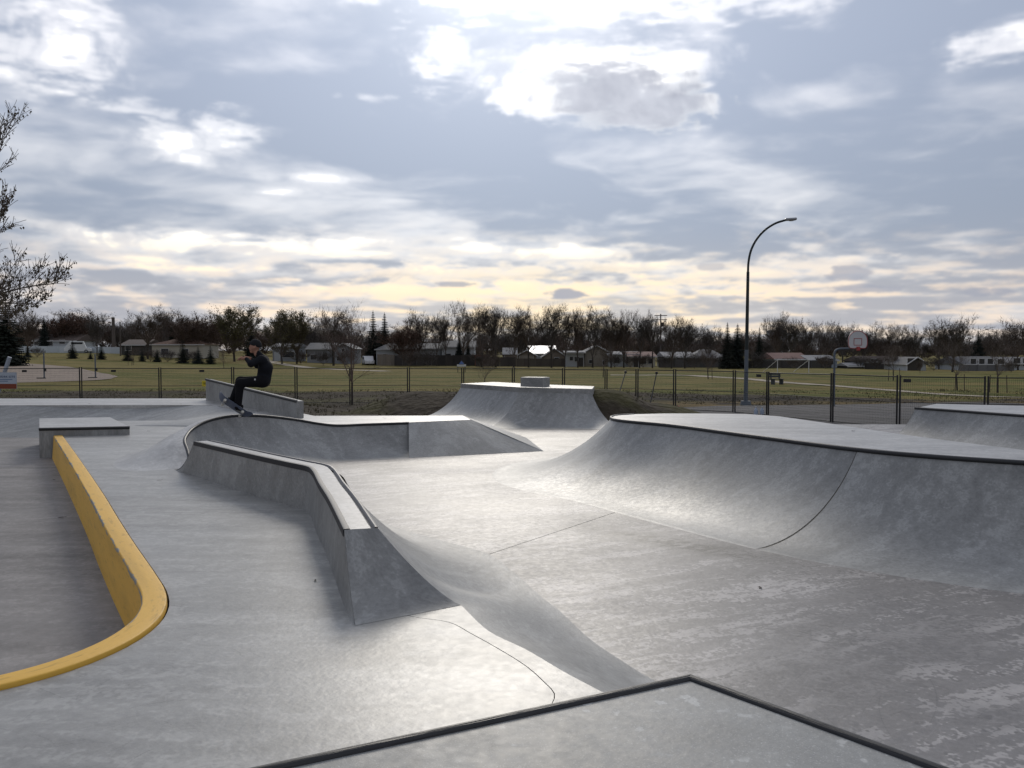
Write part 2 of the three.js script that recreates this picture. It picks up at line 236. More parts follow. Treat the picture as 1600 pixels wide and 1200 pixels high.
// ---------------------------------------------------------------- the skate park floors
const YELLOW = [[-10.5, -19.95], [-8.0, -15.75], [-5.64, -11.75], [-4.6, -9.95], [-3.85, -8.67], [-3.2, -7.58], [-2.86, -6.98], [-2.7, -6.6], [-2.61, -6.2], [-2.62, -5.75], [-2.78, -5.3], [-3.08, -4.95], [-3.9, -4.42], [-6, -3.85], [-10, -3.5]];
function shift(pts, dx, dz) { return pts.map(([x, z]) => [x + dx, z + dz]); }
{
  const jn = [0.823 * 0.006, 0.568 * 0.006]; // half the saw cut, across it
  const near = [[-2.3, -7.08], [12, -27.9], [20, -27.9], [20, 3], [-2.3, 3]], far = [[-2.3, -7.08], [-2.3, -10.5], [-5.3, -14.4], [-6.6, -16], [-6.6, -24], [-4.2, -31], [4.5, -28.2], [12, -27.9]];
  struct('skatepark_floor', slab(shift(near, jn[0], jn[1]), 0, -0.3), M.main);
  struct('skatepark_floor', slab(shift(far, -jn[0], -jn[1]), 0, -0.3), M.main);
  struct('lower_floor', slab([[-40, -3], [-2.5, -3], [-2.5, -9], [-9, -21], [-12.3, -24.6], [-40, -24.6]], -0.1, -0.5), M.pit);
  const flat = (pts, n) => spline(pts.map(([x, z]) => [x, 0, z]), n).map((p) => [p[0], p[2]]);
  const seam = flat([[0.1, -4.3], [0.2, -4.7], [0.245, -4.92], [0.19, -5.11], [0.08, -5.38], [-0.11, -5.71], [-0.29, -5.99], [-0.47, -6.25], [-0.71, -6.36], [-1.1, -6.6]], 40);
  const kerb = flat(YELLOW, 160).reverse().map((p, i, a) => { const q = a[Math.min(a.length - 1, i + 1)], o = a[Math.max(0, i - 1)], dx = q[0] - o[0], dz = q[1] - o[1], l = Math.hypot(dx, dz); return [p[0] - dz / l * 0.028, p[1] + dx / l * 0.028]; });
  const plat = [...seam, [-1.3, -7.2], [-2.3, -10.9], [-4.9, -13.9], [-5.6, -14.7], [-6.1, -15.6], [-6.4, -17], [-6.1, -18], [-6.3, -20], [-7.2, -23.6], [-9, -24.6], [-11.9, -24.4], [-10.9, -20.6], ...kerb.slice().reverse(), [-10, 3], [0.1, 3]].reverse();
  struct('upper_platform_floor', slab(plat, 0.4, -0.3), M.plat);
  const edge = flat([[0.9, -4.4], [0.52, -4.97], [0.32, -5.28], [0.09, -5.68], [-0.15, -6.02], [-0.4, -6.67]], 24), s2 = seam.slice(2, 36).map(([x, z]) => [x + 0.006, z - 0.004]);
  struct('upper_platform_floor', slab([[0.14, -4.2], [0.9, -4.2], ...edge, [-0.55, -6.95], [-1.0, -6.75], ...s2.reverse()], 0.4, 0.0), M.plat);
}

// the deck the photographer stands on, with its bent steel coping
{
  const t = thing('viewing_deck', 'grey concrete deck corner edged with bent black pipe, nearest the viewer', 'ramp');
  const c = [[-5, 0.8, -1.16], [0.87, 0.8, -4.13], [4.5, 0.8, 0.23]];
  part('deck', slab([[-5, -1.16], [-5, 4], [4.5, 4], [4.5, 0.23], [0.87, -4.13]], 0.8, 0.55), M.deckNear, t);
  part('coping', mergeGeometries([bar([-5, 0.79, -1.16], [0.87, 0.79, -4.13], 0.03, 0.03, 14), bar([0.87, 0.79, -4.13], [4.5, 0.79, 0.23], 0.03, 0.03, 14), new THREE.SphereGeometry(0.03, 12, 8).translate(0.87, 0.79, -4.13)]), M.coping, t);
  part('transition', sheet(quarter([[-5, 0.77, -1.16], [-2, 0.77, -2.68], [0.87, 0.77, -4.13]], 1, 0.4, 1.0), true), M.ramp, t);
  part('transition', sheet(quarter([[0.87, 0.77, -4.13], [2.7, 0.77, -1.93], [4.5, 0.77, 0.23]], 1, 0, 1.0), true), M.ramp, t);
}

// the big island ramp on the right
{
  const t = thing('island_ramp', 'large curved concrete island ramp with flat pale deck, on the right', 'ramp');
  const H = 1.1, front = [[2.5, -17.55], [2.1, -17.2], [1.94, -16.75], [1.96, -16.25], [2.15, -15.85], [2.8, -14.95], [3.83, -12.78], [4.62, -11.25], [5.16, -10.62], [5.98, -10.0], [7.0, -9.45], [8.3, -9.0]].map(([x, z]) => [x, H, z]);
  let path = spline(front, 150);
  let k = 0, best = 9; path.forEach((p, i) => { const d = Math.hypot(p[0] - 4.55, p[2] + 11.33); if (d < best) { best = d; k = i; } });
  const a = path[k], b = path[k + 1], l = Math.hypot(b[0] - a[0], b[2] - a[2]); path.splice(k + 1, 0, [a[0] + (b[0] - a[0]) / l * 0.009, H, a[2] + (b[2] - a[2]) / l * 0.009]);
  const rows = quarter(path.map((p) => [p[0], H - 0.02, p[2]]), 1, 0, (u) => mix(3.0, 2.15, sst(0.1, 0.75, u)), 24, 6);
  part('transition', sheet(rows.slice(0, k + 1), true), M.ramp, t);
  part('transition', sheet(rows.slice(k + 1), true, [3.1, 2.2]), M.ramp, t);
  part('joint_filler', sheet([rows[k], rows[k + 1]].map((r) => r.map((p) => [p[0] + 0.004, p[1] - 0.004, p[2] - 0.002])), true), M.filler, t);
  const back = [[8.3, -9.0], [7.6, -10.0], [6.71, -11.21], [6.3, -12.4], [6.05, -13.37], [5.7, -15.2], [5.3, -17.0], [4.8, -17.6], [4.0, -17.75], [3.2, -17.75], [2.5, -17.55]];
  part('deck', slab([...path.map((p) => [p[0], p[2]]), ...back.slice(1, -1)].reverse(), H, H - 0.15), M.deck, t);
  const bp = spline(back.map(([x, z]) => [x, H, z]), 60);
  part('back_slope', sheet(quarter(bp.map((p) => [p[0], H - 0.02, p[2]]), 1, 0, 1.2, 12, 4), true), M.ramp, t);
  part('coping', tube(path.map((p) => [p[0], H - 0.012, p[2]]), 0.032, 10, 220), M.steel, t);
}

// the curved pocket the skater rides, with the flat bank that ends it
{
  const t = thing('bowl_pocket', 'curved concrete quarter pocket with black coping under the skater, flat bank at its right', 'ramp');
  const lip = [[-2.45, 0.69, -20.3], [-3.35, 0.69, -19.93], [-4.05, 0.69, -19.66], [-4.4, 0.745, -19.5], [-4.75, 0.84, -19.22], [-5.12, 0.94, -18.8], [-5.48, 1.02, -18.3], [-5.83, 1.05, -17.8], [-6.1, 1.0, -17.2], [-6.2, 0.9, -16.65], [-6.09, 0.8, -15.96], [-5.95, 0.74, -15.53], [-5.78, 0.64, -15.2], [-5.6, 0.5, -14.85], [-5.45, 0.4, -14.6]];
  const path = spline(lip, 110);
  part('transition', sheet(quarter(path.map((p) => [p[0], p[1] - 0.015, p[2]]), -1, 0, 1.3, 18, 10), false), M.ramp, t);
  let nn = normals2(path, 1);
  for (let k = 0; k < 12; k++) nn = nn.map((q, i) => { const a = nn[Math.max(0, i - 1)], b = nn[Math.min(nn.length - 1, i + 1)], x = a[0] + 2 * q[0] + b[0], y = a[1] + 2 * q[1] + b[1], l = Math.hypot(x, y); return [x / l, y / l]; });
  part('outer_slope', sheet(path.map((p, i) => { const u = i / 110, low = u < 0.5 ? 0.695 : mix(0.695, 0.39, sst(0.5, 0.68, u)), row = []; for (const [d, w] of [[0, 0], [0.1, 0], [0.2, 0.03], [0.45, 0.28], [0.7, 0.6], [0.95, 0.86], [1.2, 0.98], [1.35, 1.03]]) row.push([p[0] + nn[i][0] * d, mix(p[1] + 0.004, low, w), p[2] + nn[i][1] * d]); return row; }), false), M.deck, t);
  part('coping', tube(path.map((p) => [p[0], p[1] - 0.008, p[2]]), 0.031, 10, 200), M.steel, t);
  const TL = [-2.45, 0.69, -20.28], TR = [-1.0, 0.69, -21.18], BL = [-2.3, 0, -19.1], BR = [0.76, 0, -20.42], rows = [];
  for (let i = 0; i <= 12; i++) { const u = i / 12, row = []; for (let j = 0; j <= 10; j++) { const v = j / 10, c = 0.69 * (1 - v) + 0.05 * v * (v - 1); row.push([mix(mix(TL[0], TR[0], u), mix(BL[0], BR[0], u), v), Math.max(c, 0) + 0.002, mix(mix(TL[2], TR[2], u), mix(BL[2], BR[2], u), v)]); } rows.push(row); }
  part('bank_face', sheet(rows, true, [2, 3]), M.ramp, t);
  part('bank_back', sheet([[TR, BR], [[-1.3, 0.69, -22.6], [0.4, 0, -23.6]], [[-2.0, 0.69, -22.65], [-2.4, 0, -25]]].map(([p, q]) => [p, [(p[0] + q[0]) / 2, (p[1] + q[1]) / 2, (p[2] + q[2]) / 2], q]), true), M.ramp, t);
}

// the raised slab behind, its long bank, and the sloping hubba wall on it
{
  struct('raised_slab_floor', slab([[-40, -26.3], [-9.5, -27], [-7.2, -24.4], [-6.7, -20.4], [-5.0, -19.45], [-4.05, -19.75], [-2.5, -20.4], [-1.02, -21.22], [-1.3, -22.6], [-5.2, -22.5], [-10.2, -30.7], [-40, -30.7]].reverse(), 0.69, 0.2), M.deck);
  const t = thing('long_bank', 'long low blue-grey concrete bank behind the flat box, at the left', 'ramp');
  const T = spline([[-40, 0.69, -26.3], [-20, 0.69, -26.5], [-9.7, 0.69, -26.9], [-7.5, 0.69, -24.9], [-6.9, 0.69, -22.5], [-6.7, 0.69, -20.4]], 90), B = spline([[-40, -0.2, -23.9], [-20, -0.2, -23.9], [-12.6, -0.2, -24], [-10.1, 0.4, -22.75], [-8.4, 0.4, -22.4], [-7.55, 0.4, -20.2]], 90).map((p) => [p[0], Math.min(p[1], 0.4), p[2]]);
  part('bank_face', sheet(T.map((p, i) => { const q = B[i], row = []; for (let j = 0; j <= 8; j++) { const v = j / 8; row.push([mix(p[0], q[0], v), mix(p[1], q[1], v) - 0.08 * Math.sin(v * Math.PI) * (p[1] - q[1]) + (j ? 0.003 : 0), mix(p[2], q[2], v)]); } row.push([q[0] + 0.01, q[1] - 0.08, q[2] + 0.03]); return row; }), true), M.ramp, t);
  const h = thing('hubba_wall', 'concrete wall sloping down to the right behind the skater, black steel top edge', 'wall');
  const a = [-10.67, -29.86], b = [-5.47, -21.75], dx = b[0] - a[0], dz = b[1] - a[1], L = Math.hypot(dx, dz), n = [-dz / L, dx / L], w = 0.18;
  const P = (q, s, y) => [q[0] + n[0] * s, y, q[1] + n[1] * s];
  const quad = (p, q, r, s) => sheet([[p, q], [s, r]]);
  const A0 = P(a, 0, 0.4), A1 = P(a, 0, 1.41), B0 = P(b, 0, 0.4), B1 = P(b, 0, 1.12), C0 = P(a, -w, 0.4), C1 = P(a, -w, 1.41), D0 = P(b, -w, 0.4), D1 = P(b, -w, 1.12);
  part('wall', mergeGeometries([quad(A0, A1, B1, B0), quad(C0, C1, D1, D0), quad(A1, C1, D1, B1), quad(A0, A1, C1, C0), quad(B0, B1, D1, D0)]), M.ramp, h);
  part('steel_edge', bar([A1[0], 1.405, A1[2]], [B1[0], 1.115, B1[2]], 0.04, 0.04, 4), M.steelEdge, h);
}

// the far quarter pipe with a hip, on its dirt mound, and the block on top
{
  const t = thing('far_quarter_pipe', 'two-sided concrete quarter pipe with plain lip in front of the wire fence', 'ramp');
  const l = [-1.88, 1.19, -31.3], m = [0.22, 1.18, -28.2], r = [2.62, 1.13, -28.0];
  const n1 = (() => { const x = m[0] - l[0], z = m[2] - l[2], q = Math.hypot(x, z); return [-z / q, x / q]; })(), n2 = (() => { const x = r[0] - m[0], z = r[2] - m[2], q = Math.hypot(x, z); return [-z / q, x / q]; })();
  const mm = (() => { const x = n1[0] + n2[0], z = n1[1] + n2[1], q = x * x + z * z; return [2 * x / q, 2 * z / q]; })();
  const face = (a, b, na, nb) => { const rows = []; for (let i = 0; i <= 16; i++) { const u = i / 16, p = [mix(a[0], b[0], u), mix(a[1], b[1], u) - 0.15, mix(a[2], b[2], u)], n = [mix(na[0], nb[0], u), mix(na[1], nb[1], u)], R = 2.4, h = p[1], run = Math.sqrt(2 * R * h - h * h), th0 = Math.acos((R - h) / R), row = [[p[0], p[1] + 0.001, p[2]]]; for (let j = 0; j <= 18; j++) { const th = th0 * (1 - j / 18), d = run - R * Math.sin(th); row.push([p[0] + n[0] * d, R - R * Math.cos(th) + 0.004, p[2] + n[1] * d]); } rows.push(row); } return sheet(rows, true, [a[0] + 5, 0]); };
  part('transition', face(l, m, n1, mm), M.ramp, t);
  part('transition', face(m, r, mm, [n2[0] + 0.5, n2[1] + 0.02]), M.ramp, t);
  const lip = slab([[l[0], l[2]], [m[0], m[2]], [r[0], r[2]], [2.9, -30.2], [0.9, -31], [-0.7, -33]].reverse(), 1.18, 0.95); { const p = lip.attributes.position; for (let i = 0; i < p.count; i++) p.setY(i, p.getY(i) - 0.05 * sst(0.2, 2.6, p.getX(i)) + 0.02); }
  part('deck', lip, M.ramp, t);
  const b = thing('concrete_block', 'low grey concrete block sitting on the far quarter pipe deck', 'block');
  part('block', new RoundedBoxGeometry(0.85, 0.36, 0.6, 2, 0.02).rotateY(-0.45).translate(0.8, 1.31, -29.6), M.ramp, b);
}

// the quarter pipe beyond the island, at the right edge
{
  const t = thing('right_quarter_pipe', 'slate grey concrete quarter pipe with black lip behind the island, right edge', 'ramp');
  const path = spline([[10.55, 0.9, -22.4], [11.15, 0.9, -21.1], [11.77, 0.9, -19.7], [13.6, 0.9, -16.2], [15, 0.9, -14]], 50);
  part('transition', sheet(quarter(path.map((p) => [p[0], 0.885, p[2]]), 1, 0, 1.7), true), M.ramp, t);
  part('coping', tube(path, 0.035, 8), M.steel, t);
  part('deck', slab([...path.map((p) => [p[0], p[2]]), [19, -13], [19, -21], [12, -24.2]].reverse(), 0.9, 0.3), M.deck, t);
  part('side_wall', sheet([...Array(15).keys()].map((i) => { const R = 1.7, h = 0.885, th = Math.acos((R - h) / R) * (1 - i / 14), run = Math.sqrt(2 * R * h - h * h), d = run - R * Math.sin(th); return [[10.55 - 0.9 * d, R - R * Math.cos(th), -22.41 + 0.42 * d], [10.55 - 0.9 * d, -0.1, -22.41 + 0.42 * d]]; })), M.ramp, t);
}

// the kinked grind ledge with the bank on its far side
{
  const t = thing('kinked_ledge', 'kinked concrete grind ledge with black steel edge and slate end ramp, centre', 'ledge');
  const top = 0.95, tl = spline([[-5.08, top, -13.65], [-4.3, top, -12.72], [-3.54, top, -11.81], [-2.9, top, -11.07], [-2.56, top, -10.68], [-2.44, top, -10.4], [-2.1, top, -9.3], [-1.81, top, -8.4], [-1.36, top, -6.9]], 90), nl = normals2(tl, 1).map(([x, z]) => [-x, -z]);
  // which side is right: away from the platform
  const nr = nl.map(([x, z]) => (x * 1 + z * -0.4 > 0 ? [x, z] : [-x, -z]));
  const W = 0.27, R = (i, d, y) => [tl[i][0] + nr[i][0] * d, y, tl[i][2] + nr[i][1] * d];
  const d0 = [tl[0][0] - tl[3][0], tl[0][2] - tl[3][2]], q0 = Math.hypot(...d0), e = 90, d1 = [-1.14 - tl[e][0], -6.17 - tl[e][2]];
  const flare = [], endL = [];
  for (let k = 10; k >= 1; k--) { const s = k / 10; flare.push([tl[0][0] + d0[0] / q0 * 0.95 * s, 0.4 + 0.55 * Math.pow(1 - s, 1.9), tl[0][2] + d0[1] / q0 * 0.95 * s]); }
  for (let k = 1; k <= 10; k++) { const s = k / 10; endL.push([tl[e][0] + d1[0] * s, 0.4 + 0.55 * Math.pow(1 - s, 1.35), tl[e][2] + d1[1] * s]); }
  const all = [...flare, ...tl, ...endL];
  part('side_face', sheet(all.map((p, i) => { const k = Math.min(90, Math.max(0, i - 10)); return [0, 0.5, 1].map((v) => { const b = 0.03 * v; return [p[0] - nr[k][0] * b, mix(p[1] - 0.012, 0.395, v), p[2] - nr[k][1] * b]; }); }), false), M.ramp, t);
  part('top_face', sheet(tl.map((_, i) => [R(i, 0.045, top), R(i, W - 0.055, top)]), false), M.deck, t);
  part('steel_edge_top', sheet(tl.map((_, i) => [R(i, -0.006, top + 0.003), R(i, 0, top + 0.007), R(i, 0.045, top + 0.007), R(i, 0.047, top - 0.01)]), false), M.steelTop, t);
  part('steel_edge', mergeGeometries([sheet(tl.map((_, i) => [R(i, -0.008, top - 0.06), R(i, -0.008, top + 0.002)]), false), sheet([[R(e, -0.006, top - 0.055), R(e, -0.006, top + 0.004)], [R(e, 0.047, top - 0.055), R(e, 0.047, top + 0.004)]])]), M.steelEdge, t);
  part('steel_channel', sheet(tl.map((_, i) => [R(i, W - 0.056, top + 0.002), R(i, W - 0.05, top - 0.02), R(i, W - 0.03, top - 0.02), R(i, W - 0.025, top + 0.008), R(i, W + 0.002, top + 0.008), R(i, W + 0.004, top - 0.03)]), false), M.galvDark, t);
  part('end_cap', sheet([R(0, 0, top), R(0, W, top)].map((p) => [...Array(11).keys()].map((k) => { const s = k / 10; return [p[0] + d0[0] / q0 * 0.95 * s, 0.4 + 0.55 * Math.pow(1 - s, 1.9), p[2] + d0[1] / q0 * 0.95 * s]; }))), M.ramp, t);
  const TRe = R(e, W, top), BRe = [-0.4, 0.4, -6.67], rows = [];
  for (let i = 0; i <= 10; i++) { const u = i / 10, row = []; for (let j = 0; j <= 14; j++) { const s = j / 14, y = 0.4 + (top - 0.402) * Math.pow(1 - s, 1.35); const p = [mix(tl[e][0], tl[e][0] + d1[0], s), mix(tl[e][2], tl[e][2] + d1[1], s)], q = [mix(TRe[0], BRe[0], s), mix(TRe[2], BRe[2], s)]; row.push([mix(p[0], q[0], u), y + 0.002, mix(p[1], q[1], u)]); } rows.push(row); }
  part('end_ramp', sheet(rows), M.ramp, t);
  // bank from the ledge and the platform edge down to the main floor
  const TR = [0, 30, 52, 66, 80, 90].map((i) => R(i, W, top - 0.004)), Bs = [[-4.0, -14.7], [-2.4, -12.9], [-1.58, -11.58], [-0.98, -10.86], [-0.28, -10.04], [0.02, -9.2]];
  const prof = (p, q) => { const soft = sst(0.7, 0.4, p[1]), row = []; for (let j = 0; j <= 20; j++) { const s = j / 20; row.push([mix(p[0], q[0], s), p[1] * mix(Math.pow(1 - s, 1.9), (1 + Math.cos(Math.PI * s)) / 2 * 0.35 + 0.65 * Math.pow(1 - s, 1.25), soft) + 0.002, mix(p[2], q[1], s)]); } return row; };
  const dense = (A, B, n) => { const out = []; const cb = new THREE.CatmullRomCurve3(B.map(([x, z]) => new THREE.Vector3(x, 0, z)), false, 'centripetal'), ca = A.length > 2 ? new THREE.CatmullRomCurve3(A.map((p) => new THREE.Vector3(...p)), false, 'centripetal') : new THREE.LineCurve3(new THREE.Vector3(...A[0]), new THREE.Vector3(...A[1])); for (let i = 0; i <= n; i++) { const p = ca.getPoint(i / n), q = cb.getPoint(i / n); out.push(prof([p.x, p.y, p.z], [q.x, q.z])); } return out; };
  const g1 = dense(TR, Bs, 60);
  const sideC = [TRe]; for (let k = 1; k <= 8; k++) { const s = k / 8; sideC.push([mix(TRe[0], BRe[0], s), 0.4 + 0.55 * Math.pow(1 - s, 1.35) - 0.002, mix(TRe[2], BRe[2], s)]); }
  const g2 = dense(sideC, [[0.02, -9.2], [0.13, -8.83], [0.28, -8.3], [0.43, -7.86]], 16);
  const g3 = dense([[-0.4, 0.398, -6.67], [-0.15, 0.398, -6.02], [0.09, 0.398, -5.68], [0.32, 0.398, -5.28], [0.52, 0.398, -4.97], [0.9, 0.398, -4.4]], [[0.43, -7.86], [0.66, -7.02], [0.85, -6.55], [1.0, -6.22], [1.25, -5.8], [1.7, -5.1]], 40);
  part('bank_face', sheet([...g1, ...g2.slice(1), ...g3.slice(1)], false, [0, 1]), M.bank, t);
}

// the low box at the end of the yellow ledge
{
  const t = thing('flat_box', 'low flat concrete box with black steel front edge at the yellow ledge end', 'box');
  const P = [[-12.6, -22.8], [-11.0, -19.9], [-9.1, -20.35], [-10.9, -23.2]];
  part('body', slab(P, 0.6, -0.35, 0.008), M.deck, t);
  part('steel_edge', mergeGeometries([bar([-11.0, 0.575, -19.885], [-9.09, 0.575, -20.335], 0.035, 0.035, 4)]), M.steelEdge, t);
  part('front_skirt', sheet([[[-11.0, 0.56, -19.888], [-11.0, -0.3, -19.888]], [[-9.1, 0.56, -20.338], [-9.1, 0.38, -20.338]]]), M.ramp, t);
}

// the yellow painted ledge
{
  const t = thing('yellow_ledge', 'yellow painted concrete kerb ledge with chipped edge, curving around the lower floor', 'ledge');
  const path = spline(YELLOW.map(([x, z]) => [x, 0.4, z]), 260);
  const nn = normals2(path, 1), pr = [[-0.012, 0.385], [-0.01, 0.42], [0.004, 0.43], [0.09, 0.43], [0.16, 0.43], [0.168, 0.428], [0.174, 0.422], [0.176, 0.41], [0.19, 0.2], [0.22, -0.21]];
  part('ledge', sheet(path.map((p, i) => pr.map(([d, y]) => [p[0] + nn[i][0] * d, y, p[2] + nn[i][1] * d])), true), M.yellow, t);
}

// ---------------------------------------------------------------- terrain: dirt apron, mown field, mounds
const segDist = (x, z, a, b) => { const dx = b[0] - a[0], dz = b[1] - a[1], t = clamp01(((x - a[0]) * dx + (z - a[1]) * dz) / (dx * dx + dz * dz)); return Math.hypot(x - a[0] - dx * t, z - a[1] - dz * t); };
const mounds = [[[-1.1, -32.6], [1.0, -30.4], 1.0, 2.4], [[1.0, -30.4], [3.4, -30.2], 1.05, 2.6], [[3.4, -30.2], [5.0, -30.5], 0.55, 3.0], [[-3.5, -34], [-1.1, -32.6], 0.8, 3.5], [[-11, -33], [-5.5, -25.8], 0.5, 3], [[-5.5, -25.8], [-4.2, -26.4], 0.45, 2.2], [[-50, -33.5], [-11, -33.5], 0.45, 6]];
function groundY(x, z) {
  let h = -0.55; const d = -z;
  for (const [a, b, top, run] of mounds) { const q = segDist(x, z, a, b); h = Math.max(h, -0.55 + (top + 0.55) * (1 - sst(0, 1, q / (run * 1.5)))); }
  if (d > 30) { h += (fbm(x * 0.25 + 7, z * 0.25, 3) - 0.5) * 0.12 * sst(30, 34, d); h += 2.45 * sst(-20, -100, x) * sst(50, 190, d) + 0.5 * sst(150, 300, d); }
  else if (d > 22) h += (fbm(x * 0.7, z * 0.7, 3) - 0.5) * 0.14 * sst(-0.5, 0.1, h);
  return h;
}
{
  const axis = (stops) => { const o = []; for (let i = 0; i < stops.length - 1; i++) { const [a, s] = stops[i], b = stops[i + 1][0], n = Math.max(1, Math.round(Math.abs(b - a) / s)); for (let k = 0; k < n; k++) o.push(a + (b - a) * k / n); } o.push(stops[stops.length - 1][0]); return o; };
  const xs = axis([[-2500, 300], [-400, 40], [-150, 8], [-40, 1.2], [-14, 0.4], [10, 1], [40, 8], [150, 40], [400, 300], [2500, 1]]), zs = axis([[400, 60], [-18, 0.4], [-40, 1], [-70, 4], [-220, 20], [-500, 150], [-3000, 1]]);
  const pos = [], uv = [], idx = [];
  for (const z of zs) for (const x of xs) { pos.push(x, groundY(x, z), z); uv.push(x, -z); }
  const n = xs.length; for (let j = 0; j < zs.length - 1; j++) for (let i = 0; i < n - 1; i++) { const a = j * n + i; idx.push(a, a + 1, a + n, a + 1, a + n + 1, a + n); }
  const g = new THREE.BufferGeometry(); g.setAttribute('position', new THREE.Float32BufferAttribute(pos, 3)); g.setAttribute('uv', new THREE.Float32BufferAttribute(uv, 2)); g.setIndex(idx); g.computeVertexNormals();
  const dirtEdge = (x) => 61.5 + (fbm(x * 0.12 + 3, 2, 3) - 0.5) * 5 - 7 * sst(8, 20, x) - 3 * sst(20, 26, x);
  const t = tex8(2048, 2048, (px, py, c) => {
    const X = px / 8 - 128, D = py / 8 + 10, big = fbm(X / 16, D / 16, 4, 16, 16), mid = fbm(X / 2, D / 2, 4, 128, 128), row = fbm(X / 24, D / 3, 4, 0, 0), fine = HT[(px * 571 + py * 7919 + px * py * 17) & 65535];
    const dry = sst(0.38, 0.62, row * 0.7 + mid * 0.3 + 0.12 * sst(100, 130, D)), k = 0.8 + mid * 0.4 + (fine - 0.5) * 0.25;
    let r = mix(0.098, 0.16, dry) * k, gg = mix(0.102, 0.13, dry) * k, b = mix(0.028, 0.046, dry) * k;
    const e = dirtEdge(X) + (mid - 0.5) * 5, dirt = sst(e + 1.0, e - 1.5, D);
    const dk = (0.75 + mid * 0.5 + (fine - 0.5) * 0.35) * (0.7 + 0.6 * fbm(X / 6, D / 1.5, 4)), weed = sst(0.55, 0.68, fbm(X / 3 + 40, D / 3, 4));
    r = mix(r, mix(0.058, 0.064, weed) * dk, dirt); gg = mix(gg, mix(0.048, 0.058, weed) * dk, dirt); b = mix(b, mix(0.036, 0.03, weed) * dk, dirt);
    // trampled black soil and bare yellow verge round the lamp and the court
    const s1 = Math.exp(-(((X - 14) / 7) ** 2 + ((D - 52.5 - (X - 14) * 0.1) / 2.2) ** 2)), w1 = sst(0.3, 0.55, s1 * 0.7 + (mid - 0.5) * 0.7); r = mix(r, 0.03 * dk, w1); gg = mix(gg, 0.026 * dk, w1); b = mix(b, 0.022 * dk, w1);
    const s2 = sst(6, 10, X) * sst(44, 45.5, D) * sst(51, 48, D), w2 = s2 * sst(0.35, 0.6, mid + 0.1); r = mix(r, 0.13 * k, w2); gg = mix(gg, 0.095 * k, w2); b = mix(b, 0.045 * k, w2);
    c[0] = r; c[1] = gg; c[2] = b;
  }, true, [256, 256]);
  t.offset.set(0.5, -10 / 256); t.wrapS = t.wrapT = THREE.MirroredRepeatWrapping;
  const bump = tex8(512, 512, (x, y, c) => { const v = fbm(x / 16, y / 16, 5, 32, 32); c[0] = c[1] = c[2] = v; }, false, [8, 8]);
  struct('ground', g, new THREE.MeshPhysicalMaterial({ map: t, roughness: 1, specularIntensity: 0.15, bumpMap: bump, bumpScale: 0.12 }));
  // draped strips and patches
  const strip = (pts, w, mat, name) => { const p = spline(pts.map(([x, z]) => [x, 0, z]), pts.length * 12), nn = normals2(p, 1); const g2 = sheet(p.map((q, i) => [-1, -0.5, 0, 0.5, 1].map((s) => { const ww = w(i / (p.length - 1)) / 2 * s, x = q[0] + nn[i][0] * ww, z = q[2] + nn[i][1] * ww; return [x, groundY(x, z) + 0.03, z]; })), true); return struct(name, g2, mat); };
  const sand = std({ map: tex8(256, 256, (x, y, c) => { const v = 0.8 + 0.4 * fbm(x / 8, y / 8, 4, 32, 32); c[0] = 0.33 * v; c[1] = 0.28 * v; c[2] = 0.215 * v; }, true, [6, 6]), roughness: 1 });
  strip([[12, -104.5], [19.2, -103], [23.9, -92], [25.5, -77.5], [27.5, -68], [28.6, -59], [32, -53.4], [40, -50]], (u) => mix(2.2, 0.8, u), sand, 'gravel_path');
  strip([[-66, -215], [-47, -170], [-40.8, -156], [-34, -143], [-26, -132], [-18, -123]], () => 2.4, sand, 'gravel_path');
  const inf = [[-90, -128], [-77, -129], [-63, -121], [-50, -104], [-43.3, -94], [-40.5, -84], [-43.5, -78.5], [-52, -75], [-90, -74]];
  const cen = [-66, -100], ring = spline(inf.map(([x, z]) => [x, 0, z]), 60, true), rows = ring.map((p, i) => [0, 0.33, 0.66, 0.9, 1].map((s) => { const j = s === 1 ? 1 + 0.02 * (HT[i * 31] - 0.5) : s, x = mix(cen[0], p[0], j), z = mix(cen[1], p[2], j); return [x, groundY(x, z) + 0.04, z]; }));
  struct('baseball_infield', sheet(rows, true), std({ map: tex8(256, 256, (x, y, c) => { const v = 0.8 + 0.4 * fbm(x / 16, y / 16, 4, 16, 16); c[0] = 0.21 * v; c[1] = 0.162 * v; c[2] = 0.125 * v; }, true, [30, 30]), roughness: 1 }));
  // cracked asphalt court behind the right-hand fence
  const asph = tex8(1024, 1024, (x, y, c) => { const X = x / 32, Y = y / 32; const big = fbm(X / 4, Y / 4, 4, 8, 8), f = fbm(X * 2, Y * 2, 4, 64, 64), st = fbm(X / 4, Y * 1.0, 4, 8, 32), crack = sst(0.012, 0.0, Math.abs(fbm(X / 4 + 9, Y / 1, 4, 8, 32) - 0.52)); let v = 0.085 + (big - 0.5) * 0.05 + (st - 0.5) * 0.06 + (f - 0.5) * 0.03; v *= 1 - 0.7 * crack; c[0] = v * 1.03; c[1] = v * 0.98; c[2] = v * 0.97; }, true, [32, 32]);
  struct('asphalt_court', slab([[5.2, -30], [6, -41], [7.7, -42.8], [10.7, -44.7], [15.1, -45.2], [19.4, -46.2], [22.4, -47.3], [25.2, -47.9], [28, -46.5], [46, -44], [46, -24], [20.3, -24], [12, -28.1]].reverse(), -0.47, -0.7), new THREE.MeshPhysicalMaterial({ map: asph, roughness: 0.9, specularIntensity: 0.4, bumpMap: bump, bumpScale: 0.03 }));
}

